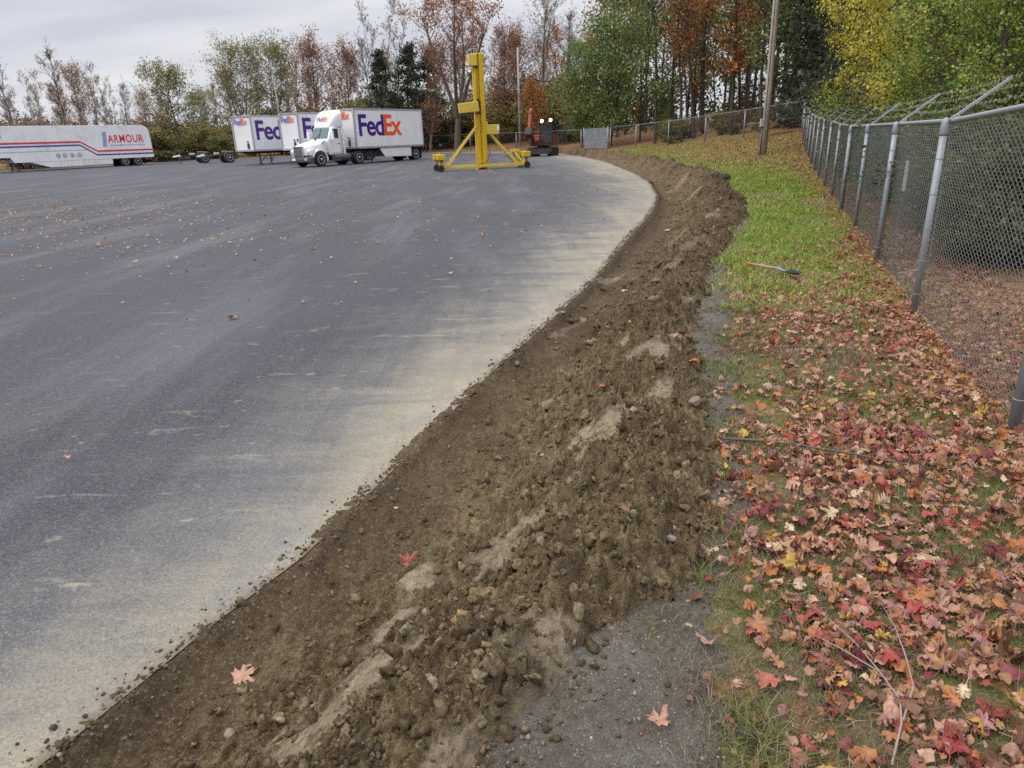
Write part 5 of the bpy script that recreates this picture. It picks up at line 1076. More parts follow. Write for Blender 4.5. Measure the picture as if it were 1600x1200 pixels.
# the far wood that reads as one mass behind all of these
def wood_mass(name, label, spots, seed, n_leaf, n_tr, pals):
    r = np.random.default_rng(seed); P = []
    for (x0, y0, x1, y1, dep, h0_, h1_, wgt) in spots:
        n = int(n_leaf * wgt); t = r.random(n); u = r.random(n) * dep; L = math.hypot(x1 - x0, y1 - y0); nx, ny = -(y1 - y0) / L, (x1 - x0) / L; cx = x0 + (x1 - x0) * t + nx * u; cy = y0 + (y1 - y0) * t + ny * u
        top = (h0_ + (h1_ - h0_) * t) * (.30 + 1.5 * np.clip(fbm(cx / 3.2, cy / 3.2, seed, 3) + .40, 0, 1)); zz = r.random(n) ** 1.15 * top; g_ = fbm(cx / 1.3 + zz * .5, zz / 1.3 + cy * .3, seed + 3, 2) > -.16; P.append(np.stack([cx, cy, zz + terrain(cx, cy)], -1)[g_])
    P = np.concatenate(P); n = len(P); Mr = rot_rand(r, n); s = .36 * r.uniform(.5, 1.4, n); q = np.array([(-.5, 0, 0), (0, -.34, .06), (.55, 0, 0), (0, .34, .06)]); V = np.einsum('nij,vj->nvi', Mr, q) * s[:, None, None] + P[:, None]
    pc = np.concatenate([np.array(PAL[a]) for a in pals]); cl = np.clip(((fbm(P[:, 0] / 4, P[:, 1] / 4 + P[:, 2] / 5, seed + 9, 3) + .6) / 1.2 * len(pc)).astype(int) + r.integers(-3, 4, n), 0, len(pc) - 1); C = pc[cl] * r.uniform(.7, 1.2, (n, 1))
    tag(link_mesh(name, np_mesh(name, V.reshape(-1, 3), np.arange(n * 4).reshape(-1, 4), M_FOL, {'tint': np.repeat(C, 4, 0)})), label, 'far wood', kind='stuff')
wood_mass('far_woods', 'dense mixed undergrowth and small trees beyond the yard', [(-78, 70, -52, 104, 8, 3.0, 3.2, .6), (-52, 104, -30, 112, 8, 3.4, 4.6, .8), (-30, 112, -4, 106, 8, 4.6, 5.4, 1.1), (-4, 106, 12, 88, 8, 5, 5, .8)], 51, 17000, 0, ['brown', 'olive', 'straw', 'olive', 'brown'])
wood_mass('deep_woods', 'shadowy mass of leaves deep in the wood behind the fences', [(9, 90, 34, 74, 9, 7, 7, 1.0), (34, 74, 44, 44, 9, 7, 7, 1.2), (44, 44, 34, 14, 9, 7, 7, 1.2)], 52, 20000, 0, ['brown', 'green', 'rust', 'pine', 'olive'])
# ------------------------------------------------------------------ vehicles and machines
M_WHITE = paint('white_panel', (0.76, 0.77, 0.78), .4, .45, (.36, .33, .29), .9, spec=.4)
M_TRUCKW = paint('white_cab_paint', (0.74, 0.75, 0.77), .25, .18, (.4, .38, .35), 1.2, spec=.5)
M_OLDWHITE = paint('aged_white_panel', (0.72, 0.73, 0.75), .45, .7, (.33, .29, .25), .7, spec=.35)
M_ALU = paint('dull_aluminium', (0.42, 0.43, 0.44), .45, .4, (.2, .19, .18), 2, metal=.4)
M_DARK = paint('black_chassis', (0.028, 0.028, 0.03), .6, .6, (.09, .075, .06), 2)
M_TYRE = paint('tyre_rubber', (0.022, 0.022, 0.023), .8, .5, (.075, .065, .055), 5)
M_RIM = paint('white_rim', (0.58, 0.58, 0.57), .4, .5, (.22, .19, .16), 5)
M_CHROME = paint('chrome', (0.62, 0.62, 0.64), .22, .3, (.3, .3, .3), 6, metal=.8)
M_GREY = paint('grey_trim', (0.075, 0.08, 0.09), .5, .4, (.1, .09, .08), 3)
M_LAMPR = paint('red_lamp', (0.30, 0.02, 0.02), .3, .2); M_LAMPA = paint('amber_lamp', (.55, .22, .02), .3, .2)
def glass(name, c):
    k = NT(name); return k.done(c, .06, spec=.6)
def see_through(name, c, t):
    k = NT(name); k.done(c, .05, spec=.6); tr = k.n('ShaderNodeBsdfTransparent'); mx = k.n('ShaderNodeMixShader'); mx.inputs[0].default_value = t; k.l(k.b.outputs[0], mx.inputs[1]); k.l(tr.outputs[0], mx.inputs[2]); k.l(mx.outputs[0], k.out.inputs[0]); return k.m
M_PANE = see_through('clear_cab_glass', (.03, .04, .04), .72)
M_GLASS = glass('dark_glass', (0.035, 0.055, 0.06)); M_CLEAR = glass('headlamp_glass', (.5, .52, .54)); M_TEAL = glass('windscreen_glass', (0.075, 0.135, 0.14))
M_PURPLE = paint('purple_lettering', lin((66, 32, 122)), .4, .1); M_ORANGE = paint('orange_lettering', lin((238, 88, 30)), .4, .1)
M_PURPLE2 = paint('faded_purple_lettering', lin((118, 110, 172)), .5, .1); M_ORANGE2 = paint('faded_orange_lettering', lin((226, 120, 96)), .5, .1)
M_RED = paint('red_stripe', lin((205, 48, 52)), .45, .2); M_BLUE = paint('blue_stripe', lin((58, 76, 150)), .45, .2); M_PALEBLUE = paint('pale_blue_mark', lin((120, 140, 190)), .5, .2)
M_GREYLET = paint('grey_lettering', (.18, .19, .21), .5, .2)
def lettering(parts, name, parent, origin, right, up, w, h, bold=.018, space=.95):
    """raised letters filling a w x h box whose lower left corner is origin; parts: [(text, material)]; first run owns the name"""
    right, up = Vector(right), Vector(up); nrm = right.cross(up); got = []; x0 = 0.0
    for txt, mat in parts:
        cu = bpy.data.curves.new('t', 'FONT'); cu.body = txt; cu.size = 1; cu.extrude = .004; cu.offset = bold; cu.space_character = space; cu.resolution_u = 4
        ob = bpy.data.objects.new('t', cu); COL.objects.link(ob); dg = bpy.context.evaluated_depsgraph_get(); me = bpy.data.meshes.new_from_object(ob.evaluated_get(dg)); bpy.data.objects.remove(ob); bpy.data.curves.remove(cu)
        V = np.empty(len(me.vertices) * 3); me.vertices.foreach_get('co', V); V = V.reshape(-1, 3); got.append((me, V, mat, x0 - V[:, 0].min())); x0 += V[:, 0].max() - V[:, 0].min() + .012
    lo = min(V[:, 1].min() for _, V, _, _ in got); hi_ = max(V[:, 1].max() for _, V, _, _ in got)
    for me, V, mat, dx in got:
        a = (V[:, 0] + dx) / x0 * w; b = (V[:, 1] - lo) / (hi_ - lo) * h; c = V[:, 2] / max(1e-6, V[:, 2].max()) * .004 + .005
        W = np.array(origin)[None] + a[:, None] * np.array(right)[None] + b[:, None] * np.array(up)[None] + c[:, None] * np.array(nrm)[None]
        me.vertices.foreach_set('co', W.ravel().astype(np.float32)); me.materials.clear(); me.materials.append(mat); me.update(); link_mesh(name, me, None, parent)
def wheel(parent, x, y, r, w, outer=1, rimmat=None, n=28, name='wheel', dual=False):
    """tyre with tread shoulders; rim and hub are its pieces; outer = side (+1 is +y) that shows the rim"""
    m = MB(); W = w / 2
    m.lathe([(r * .58, -W * .9), (r * .80, -W), (r * .95, -W * .92), (r, -W * .6), (r, -W * .08), (r * .985, 0), (r, W * .08), (r, W * .6), (r * .95, W * .92), (r * .80, W), (r * .58, W * .9)], (x, y, r), 'y', n); t = m.build(name, M_TYRE, parent, smooth=False)
    s = outer; m = MB(); m.lathe([(r * .60, s * W * .80), (r * .60, s * W * .96), (r * .55, s * W * .98), (r * .52, s * W * (.45 if not dual else .2)), (r * .30, s * W * (.55 if not dual else .3)), (.01, s * W * (.55 if not dual else .3))], (x, y, r), 'y', n); m.build('rim', rimmat or M_RIM, t)
    m = MB(); b0 = s * W * (.56 if not dual else .31); m.lathe([(r * .17, b0), (r * .16, b0 + s * .10), (r * .10, b0 + s * .13), (.005, b0 + s * .13)], (x, y, r), 'y', 12)
    for i in range(8):
        a = i * .785; m.lathe([(.016, b0), (.014, b0 + s * .04), (.003, b0 + s * .042)], (x + r * .24 * math.cos(a), y, r + r * .24 * math.sin(a)), 'y', 6)
    m.build('hub', M_CHROME, t)
    return t
def zlot(x, y): return float(lot_z(y))
HD = R(235.0)
# ---- box trailers (front at local x=0, body towards -x, side +y faces the yard)
def box_trailer(x, y, hd, label, L=7.9, skirt=True, fade=False, group='short white box trailers with lettering', refrig=False):
    o = empty('box_trailer', (x, y, zlot(x, y)), hd, label, 'trailer', group); W, z0, z1 = 1.29, 1.16, 4.08; wm = M_OLDWHITE if fade else M_WHITE
    m = MB(); m.box((-L / 2, 0, (z0 + z1) / 2), (L - .06, 2 * W, z1 - z0 - .04)); b = m.build('body', wm, o, .02)
    m = MB()
    for s in (-1, 1):
        m.box((-L / 2, s * (W - .02), z1 - .03), (L, .09, .11)); m.box((-L / 2, s * (W - .02), z0 + .06), (L, .09, .16)); m.box((-.02, s * (W - .03), (z0 + z1) / 2), (.13, .13, z1 - z0 - .1)); m.box((-L + .02, s * (W - .03), (z0 + z1) / 2), (.11, .13, z1 - z0 - .1))
    m.box((0, 0, z1 - .03), (.09, 2 * W - .1, .1)); m.box((0, 0, z0 + .06), (.09, 2 * W - .1, .16)); m.build('edge_rail', M_ALU, o, .008)
    m = MB()
    for i in range(1, 13): m.box((-L * i / 13, W - .004 - .003 + .002, (z0 + z1) / 2), (.018, .012, z1 - z0 - .26)); m.box((-L * i / 13, -W + .004, (z0 + z1) / 2), (.018, .012, z1 - z0 - .26))
    m.build('panel_seam', wm, b)
    m = MB()
    for s in (-1, 1): m.box((-L - .012, s * W * .49, (z0 + z1) / 2), (.03, W * .93, z1 - z0 - .2))
    dr = m.build('rear_door', wm, o, .006)
    m = MB()
    for yy_ in (-.9, -.3, .3, .9): m.tube([(-L - .05, yy_, z0 + .1), (-L - .05, yy_, z1 - .12)], .018, 6)
    m.build('lock_rod', M_ALU, dr)
    m = MB()
    for s in (-.5, .5): m.box((-L / 2, s, z0 - .12), (L - .3, .12, .2))
    for i in range(12): m.box((-.5 - i * (L - 1) / 11, 0, z0 - .07), (.08, 2.3, .1))
    m.box((-L + .05, 0, .62), (.1, 2.2, .1)); m.box((-L + .07, -.7, .85), (.08, .08, .5)); m.box((-L + .07, .7, .85), (.08, .08, .5)); m.box((-L + 1, 0, .75), (1.7, 1.1, .2)); m.cyl((-L + .95, -1.0, .52), (-L + .95, 1.0, .52), .07); m.build('chassis', M_DARK, o)
    for s in (-1, 1):
        wheel(o, -L + .95, s * 1.07, .515, .29, s, dual=True); wheel(o, -L + .95, s * .74, .515, .27, s, dual=True)
        m = MB(); m.tube([(-2.05, s * .75, z0 - .05), (-2.05, s * .75, .1)], .065, 8); m.box((-2.05, s * .75, .05), (.3, .26, .07)); m.build('landing_leg', M_GREY, o)
        m = MB(); m.box((-L + .30, s * .92, .50), (.015, .60, .70)); m.build('mud_flap', M_DARK, o)
    m = MB(); m.bar((-2.05, -.75, .5), (-2.05, .75, .5), .06, .06); m.bar((-2.05, .75, .15), (-2.9, .4, 1.05), .05, .05); m.bar((-2.05, -.75, .15), (-2.9, -.4, 1.05), .05, .05); m.build('landing_brace', M_GREY, o)
    m = MB(); m.cyl((-L + .95, -1.22, .52), (-L + .95, -1.22, .52), .1)
    if skirt:
        for s in (-1, 1):
            m = MB(); m.prism([(-2.75, z0 - .04), (-2.55, z0 - .12), (-3.1, .44), (-L + 1.62, .40), (-L + 1.62, z0 - .04)], s * (W - .05) - .02, s * (W - .05) + .02); m.build('side_skirt', wm, o, .006)
    m = MB(); m.box((-L + .95, 0, z0 - .06), (1.35, 2.5, .07)); m.prism([(-L + 1.64, z0 - .03), (-L + 1.64, .8), (-L + 1.57, .8), (-L + 1.57, z0 - .03)], -1.2, 1.2); m.build('wheel_cover', M_DARK, o)
    # front fittings: air hoses box, lamps
    m = MB(); m.box((.035, .55, z0 + .42), (.07, .18, .46)); m.box((.045, .55, z0 + .78), (.06, .1, .16)); m.build('hose_box', M_DARK, o, .01)
    for s in (-.95, .95):
        m = MB(); m.box((.04, s, z1 - .10), (.03, .12, .05)); m.build('marker_lamp', M_LAMPA, o)
    for s in (-.95, .95):
        m = MB(); m.box((-L - .02, s, .95), (.05, .3, .12)); m.build('tail_lamp', M_LAMPR, o)
    pm, om = (M_PURPLE2, M_ORANGE2) if fade else (M_PURPLE, M_ORANGE)
    lettering([('Fed', M_PURPLE), ('Ex', M_ORANGE)], 'lettering', o, (-.42, W + .004, z0 + .90), (-1, 0, 0), (0, 0, 1), 4.9, 1.62, .022, .93)
    lettering([('Fed', pm), ('Ex', om)], 'lettering', o, (.02, -1.02, z1 - .72), (0, 1, 0), (0, 0, 1), 1.8, .5, .022, .93)
    return o
fx, fy = math.cos(HD), math.sin(HD); TX0, TY0 = -15.26, 53.69
def on_axis(d): return TX0 - fx * d, TY0 - fy * d
box_trailer(*on_axis(4.7), HD, 'white lettered box trailer coupled to the white tractor')
t1 = box_trailer(-22.9, 64.2, R(237), 'white lettered box trailer parked without tractor, the one next to the wheeled chassis', L=8.4, skirt=False, fade=True)
t2 = box_trailer(-18.0, 61.6, R(232), 'white lettered box trailer parked just behind the tractor cab', L=8.4, skirt=False, fade=True)
# ---- the tractor: front bumper at local x=0, body towards -x
tr_ = empty('semi_tractor', (TX0, TY0, zlot(TX0, TY0)), HD, 'white conventional tractor with tall roof fairing pulling a box trailer', 'truck')
def section_loft(mb, secs, n=12):
    """secs: (x, half width, z bottom, z top, corner radius)"""
    rings = []
    for x, w, zb, zt, r in secs:
        ring = []
        for cx, cz, a0 in ((w - r, zt - r, 0), (-w + r, zt - r, 90), (-w + .03, zb + .03, 180), (w - .03, zb + .03, 270)):
            rr = r if a0 < 180 else .03
            for q in range(4): a = R(a0 + 30 * q); ring.append((x, cx + rr * math.cos(a), cz + rr * math.sin(a)))
        rings.append(ring)
    return mb.loft(rings)
m = MB(); section_loft(m, [(-.10, .62, .85, 1.42, .16), (-.22, .72, .80, 1.52, .20), (-.75, .84, .80, 1.66, .26), (-1.5, .92, .95, 1.80, .28), (-2.12, 1.0, 1.0, 1.92, .26)]); hd_ = m.build('hood', M_TRUCKW, tr_, smooth=True)
m = MB(); section_loft(m, [(-2.08, 1.02, .92, 1.95, .2), (-2.2, 1.04, .80, 2.12, .2), (-2.55, 1.04, .78, 2.80, .22), (-2.75, 1.04, .78, 2.93, .22), (-3.5, 1.04, .78, 2.95, .2)]); cb = m.build('cab', M_TRUCKW, tr_, smooth=True)
m = MB(); section_loft(m, [(-2.50, .80, 2.72, 2.86, .06), (-2.58, .92, 2.74, 3.15, .22), (-2.80, 1.00, 2.78, 3.55, .34), (-3.05, 1.07, 2.8, 3.82, .36), (-3.35, 1.10, 2.8, 3.96, .34), (-3.58, 1.12, 2.8, 4.0, .3), (-3.62, 1.12, 2.8, 4.0, .3)]); rf = m.build('roof_fairing', M_TRUCKW, tr_, smooth=True)
for s in (-1, 1):
    m = MB(); m.prism([(-3.51, .8), (-3.51, 2.78), (-3.66, 2.78), (-3.66, .8)], s * 1.10 - .02, s * 1.10 + .02); m.build('side_extender', M_TRUCKW, tr_, .01)
lettering([('Fed', M_PURPLE2), ('Ex', M_ORANGE2)], 'lettering', rf, (-2.575, -.60, 3.22), (0, 1, 0), (-.53, 0, .85), 1.2, .38, .022, .93)
# windscreen, a sheet laid just in front of the cab's sloping face
m = MB(); m.add([(-2.09, -.92, 1.96), (-2.09, .92, 1.96), (-2.44, .84, 2.72), (-2.44, -.84, 2.72), (-2.14, -.92, 1.96), (-2.14, .92, 1.96), (-2.49, .84, 2.72), (-2.49, -.84, 2.72)], [(0, 1, 2, 3), (7, 6, 5, 4), (0, 4, 5, 1), (1, 5, 6, 2), (2, 6, 7, 3), (3, 7, 4, 0)]); ws = m.build('windscreen', M_TEAL, tr_)
m = MB(); m.bar((-2.08, 0, 1.98), (-2.42, 0, 2.72), .03, .03); m.bar((-2.08, -.4, 2.02), (-2.22, .1, 2.32), .02, .02); m.build('wiper_post', M_DARK, ws)
for s in (-1, 1):
    m = MB(); m.prism([(-2.34, .98), (-2.34, 2.05), (-2.62, 2.76), (-3.2, 2.76), (-3.2, .98)], s * 1.045 - .012, s * 1.045 + .012); d_ = m.build('door', M_TRUCKW, tr_, .006)
    m = MB(); m.prism([(-2.44, 2.04), (-2.66, 2.66), (-3.12, 2.66), (-3.12, 1.98)], s * 1.058 - .006, s * 1.058 + .006); m.build('window', M_GLASS, d_)
    m = MB(); m.box((-3.08, s * 1.07, 1.62), (.16, .03, .05)); m.build('handle', M_DARK, d_)
    m = MB(); m.box((-2.28, s * 1.36, 2.20), (.14, .22, .62)); m.bar((-2.35, s * 1.05, 2.45), (-2.28, s * 1.3, 2.45), .03, .03); m.bar((-2.35, s * 1.05, 1.98), (-2.28, s * 1.3, 1.98), .03, .03); m.build('mirror', M_TRUCKW, tr_, .03)
    m = MB(); m.bar((-.95, s * .80, 1.66), (-.92, s * .98, 1.92), .02, .02); m.lathe([(.01, -.02), (.10, 0), (.10, .03), (.01, .05)], (-.92, s * 1.0, 1.95), 'x', 12); m.build('hood_mirror', M_DARK, tr_)
    # front wing over the steering wheel: an arch swept across its width
    rings = []
    for i in range(11):
        a = R(200 - i * 20); cx, cz = -1.12, .54; ro, ri = .70, .62; sx = 1.0 + .12 * math.cos(a) * (a < R(90))
        rings.append([(cx + ro * sx * math.cos(a), s * .74, cz + ro * math.sin(a)), (cx + ro * sx * math.cos(a), s * 1.17, cz + ro * .97 * math.sin(a)), (cx + ri * sx * math.cos(a), s * 1.16, cz + ri * .97 * math.sin(a)), (cx + ri * sx * math.cos(a), s * .74, cz + ri * math.sin(a))])
    m = MB(); m.loft(rings); m.build('front_wing', M_TRUCKW, tr_, smooth=True)
    m = MB(); section_loft(m, [(-.18, .20, .86, 1.22, .06), (-.28, .24, .82, 1.28, .08), (-.62, .24, .84, 1.3, .1)]); m.v = [(x, y + s * .90, z) for x, y, z in m.v]; m.build('headlamp_pod', M_TRUCKW, tr_, smooth=True)
    m = MB(); m.box((-.18, s * .92, 1.06), (.05, .27, .17)); m.build('headlamp', M_CLEAR, tr_, .02)
    m = MB(); m.tube([(-2.45, s * .98, .62), (-4.05, s * .98, .62)], .27, 14); m.box((-3.2, s * 1.05, .60), (1.75, .10, .48)); m.build('fuel_tank', M_GREY, tr_, .01)
    m = MB()
    for zz in (.42, .70): m.box((-2.75, s * 1.13, zz), (.6, .10, .04))
    m.build('step', M_CHROME, tr_)
    m = MB(); m.tube([(-1.80, s * 1.0, 1.78), (-1.45, s * .96, 1.66)], [.05, .02], 6); m.build('air_intake', M_DARK, tr_)
    wheel(tr_, -1.12, s * 1.03, .52, .30, s, M_RIM); wheel(tr_, -5.0, s * 1.06, .52, .28, s, dual=True); wheel(tr_, -5.0, s * .74, .52, .26, s, dual=True)
    m = MB(); m.box((-5.55, s * .95, .58), (.02, .55, .62)); m.build('mud_flap', M_DARK, tr_)
m = MB(); m.box((-.06, 0, 1.10), (.10, .98, .72)); g_ = m.build('grille', M_GREY, tr_, .04)
m = MB()
for i in range(7): m.box((-.005, 0, .82 + i * .095), (.03, .90, .014))
for yy_ in (-.49, .49): m.box((-.02, yy_, 1.10), (.07, .045, .74))
m.box((-.02, 0, 1.47), (.08, 1.0, .05)); m.build('grille_bar', M_CHROME, g_)
m = MB(); section_loft(m, [(.02, 1.0, .38, .70, .06), (-.08, 1.16, .34, .74, .08), (-.42, 1.20, .34, .74, .08)]); bp_ = m.build('bumper', M_GREY, tr_, smooth=True)
m = MB(); m.box((.035, -.55, .56), (.02, .32, .16)); m.build('number_plate', M_WHITE, bp_)
for s in (-1, 1):
    m = MB(); m.lathe([(.01, .06), (.09, .05), (.1, 0)], (0, s * .75, .54), 'x', 12); m.build('fog_lamp', M_CLEAR, bp_)
for i in range(5):
    m = MB(); m.box((-2.66 - .03 * abs(i - 2), (i - 2) * .38, 3.48), (.06, .1, .05)); m.build('marker_lamp', M_LAMPA, rf)
m = MB(); m.bar((-.4, -.43, .72), (-6.1, -.43, .82), .1, .26); m.bar((-.4, .43, .72), (-6.1, .43, .82), .1, .26); m.box((-5.0, 0, .72), (.3, 1.9, .18)); m.box((-1.12, 0, .5), (.14, 1.8, .12)); m.box((-5.0, 0, 1.06), (.95, .95, .08)); m.box((-4.2, 0, .95), (.3, .8, .3)); m.build('chassis', M_DARK, tr_)
m = MB(); m.tube([(-3.95, -.95, .8), (-3.95, -.95, 3.3)], .07, 10); m.build('exhaust', M_CHROME, tr_, smooth=True)
# ---- long striped furniture trailer at the left; rear at local x=0, front towards -x, side -y faces the yard
AX, AY, AHD = -38.95, 79.27, R(51.8)
ar = empty('moving_trailer', (AX, AY, zlot(AX, AY) - .05), AHD, 'long white low floor trailer with red and blue stripes and red lettering', 'trailer'); LA, WA = 16.1, 1.29
prof = [(-LA, 1.25), (-LA, 4.05), (-1.0, 4.07), (-.62, 4.03), (-.34, 3.90), (-.14, 3.66), (-.04, 3.35), (0, 1.0), (0, .82), (-4.35, .82), (-LA + 2.9, .78), (-LA + 2.6, 1.25)]
m = MB(); m.prism(prof, -WA, WA); bd = m.build('body', M_OLDWHITE, ar, .015)
m = MB()
for i in range(1, 27): m.box((-LA * i / 27, -WA - .002, 2.5), (.016, .01, 2.7))
m.build('panel_seam', M_OLDWHITE, bd)
def tz_(x): return 0.0
def stripe(pts, hgt, mat, nm):
    m = MB(); up_ = [(x, z + hgt / 2) for x, z in pts]; dn = [(x, z - hgt / 2) for x, z in pts][::-1]; n = len(pts)
    for i in range(n - 1): m.prism([(pts[i][0], pts[i][1] - hgt / 2), (pts[i + 1][0], pts[i + 1][1] - hgt / 2), (pts[i + 1][0], pts[i + 1][1] + hgt / 2), (pts[i][0], pts[i][1] + hgt / 2)], -WA - .014, -WA - .004)
    m.build(nm, mat, ar)
stripe([(-LA + .05, 2.50), (-7.1, 2.52), (-5.65, 1.60), (-.03, 1.60)], .17, M_RED, 'red_stripe'); stripe([(-LA + .05, 2.20), (-7.2, 2.22), (-5.72, 1.24), (-.02, 1.24)], .15, M_BLUE, 'blue_stripe')
stripe([(-LA + .05, 1.72), (-6.4, 1.76)], .03, M_GREYLET, 'seam_line')
lettering([('ARMOUR', M_RED)], 'lettering', ar, (-4.42, -WA - .004, 2.36), (1, 0, 0), (0, 0, 1), 3.62, .78, .016, 1.10)
lettering([('TRANSPORTATION', M_PALEBLUE)], 'small_lettering', ar, (-4.3, -WA - .004, 2.06), (1, 0, 0), (0, 0, 1), 3.55, .12, .015, 1.0)
lettering([('SERVICES', M_GREYLET)], 'small_lettering', ar, (-16.0, -WA - .004, 3.0), (1, 0, 0), (0, 0, 1), 2.25, .30, .02, 1.0)
m = MB()
for i in range(3): m.prism([(-5.00 + i * .13, 2.0), (-4.90 + i * .13, 2.0), (-4.72 + i * .13, 3.42), (-4.82 + i * .13, 3.42)], -WA - .014, -WA - .004)
m.build('slanted_emblem', M_PALEBLUE, ar)
for xx in (-9.35, -8.75, -8.1, -7.42):
    m = MB(); m.lathe([(.001, -.012), (.20, -.012), (.20, -.003)], (xx, -WA, 1.30), 'y', 20); e_ = m.build('round_badge', M_GREYLET, ar); m = MB(); m.lathe([(.001, -.018), (.13, -.018), (.13, -.011)], (xx, -WA, 1.30), 'y', 20); m.build('badge_face', M_OLDWHITE, e_); m = MB(); m.box((xx, -WA - .02, 1.30), (.05, .006, .20)); m.box((xx, -WA - .0215, 1.30), (.2, .006, .05)); m.build('badge_cross', M_GREYLET, e_)
m = MB(); m.prism([(-4.35, .83), (-4.35, .30), (-10.2, .24), (-12.1, .83)], -WA + .02, WA - .02); m.build('belly_box', M_OLDWHITE, ar, .02)
m = MB(); m.box((-2.5, 0, .75), (3.4, 2.3, .14)); m.box((-LA + 1.5, 0, 1.16), (2.6, 2.2, .16)); m.box((-.1, 0, .48), (.12, 2.3, .12)); m.box((-.2, -.8, .66), (.1, .1, .3)); m.box((-.2, .8, .66), (.1, .1, .3)); m.cyl((-1.75, -1, .5), (-1.75, 1, .5), .07); m.cyl((-3.05, -1, .5), (-3.05, 1, .5), .07); m.build('chassis', M_DARK, ar)
for s in (-1, 1):
    for xx in (-1.75, -3.05): wheel(ar, xx, s * 1.09, .49, .28, s, dual=True); wheel(ar, xx, s * .76, .49, .26, s, dual=True)
    m = MB(); m.tube([(-12.9, s * .8, 1.1), (-12.9, s * .8, .12)], .06, 8); m.box((-12.9, s * .8, .06), (.28, .26, .08)); m.build('landing_leg', M_GREY, ar)
    m = MB(); m.box((-.95, s * .92, .5), (.02, .6, .6)); m.build('mud_flap', M_DARK, ar)
    m = MB(); m.box((.01, s * 1.0, .95), (.05, .3, .14)); m.build('tail_lamp', M_LAMPR, ar)
m = MB(); m.bar((-12.9, -.8, .4), (-12.9, .8, .4), .06, .06); m.bar((-12.9, -.8, .3), (-12.0, -.4, .95), .05, .05); m.bar((-12.9, .8, .3), (-12.0, .4, .95), .05, .05); m.build('landing_brace', M_GREY, ar)
# ---- two converter dollies
def dolly(x, y, hd, label):
    o = empty('converter_dolly', (x, y, zlot(x, y)), hd, label, 'trailer dolly', 'converter dollies parked in a row')
    m = MB()
    for s in (-1, 1): m.bar((-.9, s * .45, .80), (.7, s * .45, .80), .12, .18); m.bar((.7, s * .45, .80), (2.55, s * .06, .62), .12, .16)
    m.box((0, 0, .8), (.14, .9, .14)); m.box((-.8, 0, .8), (.12, .9, .14)); m.cyl((0, -1.0, .5), (0, 1.0, .5), .08); m.tube([(2.5, 0, .62), (2.85, 0, .62)], .07, 8); m.build('frame', M_DARK, o)
    m = MB(); m.prism([(-.6, 1.02), (.35, 1.10), (.35, 1.18), (-.6, 1.08)], -.48, .48); m.box((-.1, 0, .97), (.5, .6, .12)); m.build('coupling_plate', M_ALU, o, .01)
    m = MB(); m.tube([(2.3, .18, .6), (2.3, .18, .1)], .05, 8); m.box((2.3, .18, .05), (.24, .24, .06)); m.build('support_leg', M_GREY, o)
    for s in (-1, 1):
        wheel(o, 0, s * 1.06, .51, .28, s, dual=True); wheel(o, 0, s * .74, .51, .26, s, dual=True)
        m = MB(); m.box((-.72, s * .92, .62), (.02, .6, .6)); m.build('mud_flap', M_DARK, o)
    m = MB(); m.prism([(2.2, .72), (2.86, .66), (2.86, .78), (2.2, .92)], -.22, .22); m.build('tongue_cover', M_WHITE, o, .01)
    m = MB(); m.box((1.0, 0, .92), (.5, .5, .22)); m.build('air_tank', M_ALU, o, .05)
dolly(-32.3, 77.4, R(215), 'low dark wheeled dolly standing nearest to the striped trailer'); dolly(-28.6, 74.6, R(215), 'low dark wheeled dolly standing nearest to the parked box trailer')
# ---- yellow wheeled mast
M_YEL = paint('yellow_paint', (0.60, 0.39, 0.012), .45, .75, (.24, .14, .03), 1.5, spots=.8); M_YEL2 = paint('pale_yellow_paint', (0.62, 0.46, 0.06), .45, .7, (.27, .18, .06), 2, spots=.6)
mx_, my_ = -1.28, 41.1; mh = R(14); ms = empty('wheeled_mast', (mx_, my_, zlot(mx_, my_) - .03), mh, 'tall yellow steel mast on a wheeled base frame in the middle of the yard', 'mast')
m = MB(); m.box((-.14, -.17, 3.05), (.20, .14, 5.95)); m.box((.16, -.20, 3.05), (.26, .20, 5.95)); m.box((.0, .14, 3.05), (.52, .30, 5.95)); m.box((.02, -.10, 3.0), (.10, .12, 5.8)); mc = m.build('column', M_YEL, ms, .012)
m = MB(); m.box((.02, 0, .03), (.78, .74, .05)); m.build('base_plate', M_YEL, ms, .006)
m = MB(); m.box((-.30, -.10, 5.72), (.44, .46, .58)); m.box((-.02, -.05, 6.04), (.40, .40, .05)); hb = m.build('head_box', M_YEL2, ms, .03)
m = MB(); m.lathe([(.09, -.05), (.11, 0), (.09, .05)], (-.12, -.20, 5.36), 'y', 12); m.tube([(-.12, -.30, 5.4), (-.12, -.30, 3.6)], .012, 5); m.build('pulley', M_DARK, hb)
m = MB(); m.prism([(-1.22, 3.02), (-1.28, 3.52), (-.18, 3.62), (-.12, 3.1)], -.62, -.28); ca = m.build('carriage_arm', M_YEL2, ms, .03)
m = MB(); m.box((-.72, -.45, 3.0), (1.05, .30, .05)); m.tube([(-.20, -.36, 3.68), (-.10, -.28, 3.78), (.02, -.22, 3.60), (.06, -.2, 3.2), (-.05, -.28, 2.98)], .03, 6); m.box((-.10, -.24, 3.35), (.16, .12, .62)); m.build('carriage_bracket', M_DARK, ca)
m = MB(); m.box((.62, -.05, 2.15), (.86, .42, .52)); m.box((.30, -.05, 2.48), (.24, .26, .22)); hx = m.build('hoist_box', M_YEL2, ms, .03)
m = MB(); m.box((.98, -.25, 2.22), (.14, .03, .24)); m.build('paper_label', M_WHITE, hx)
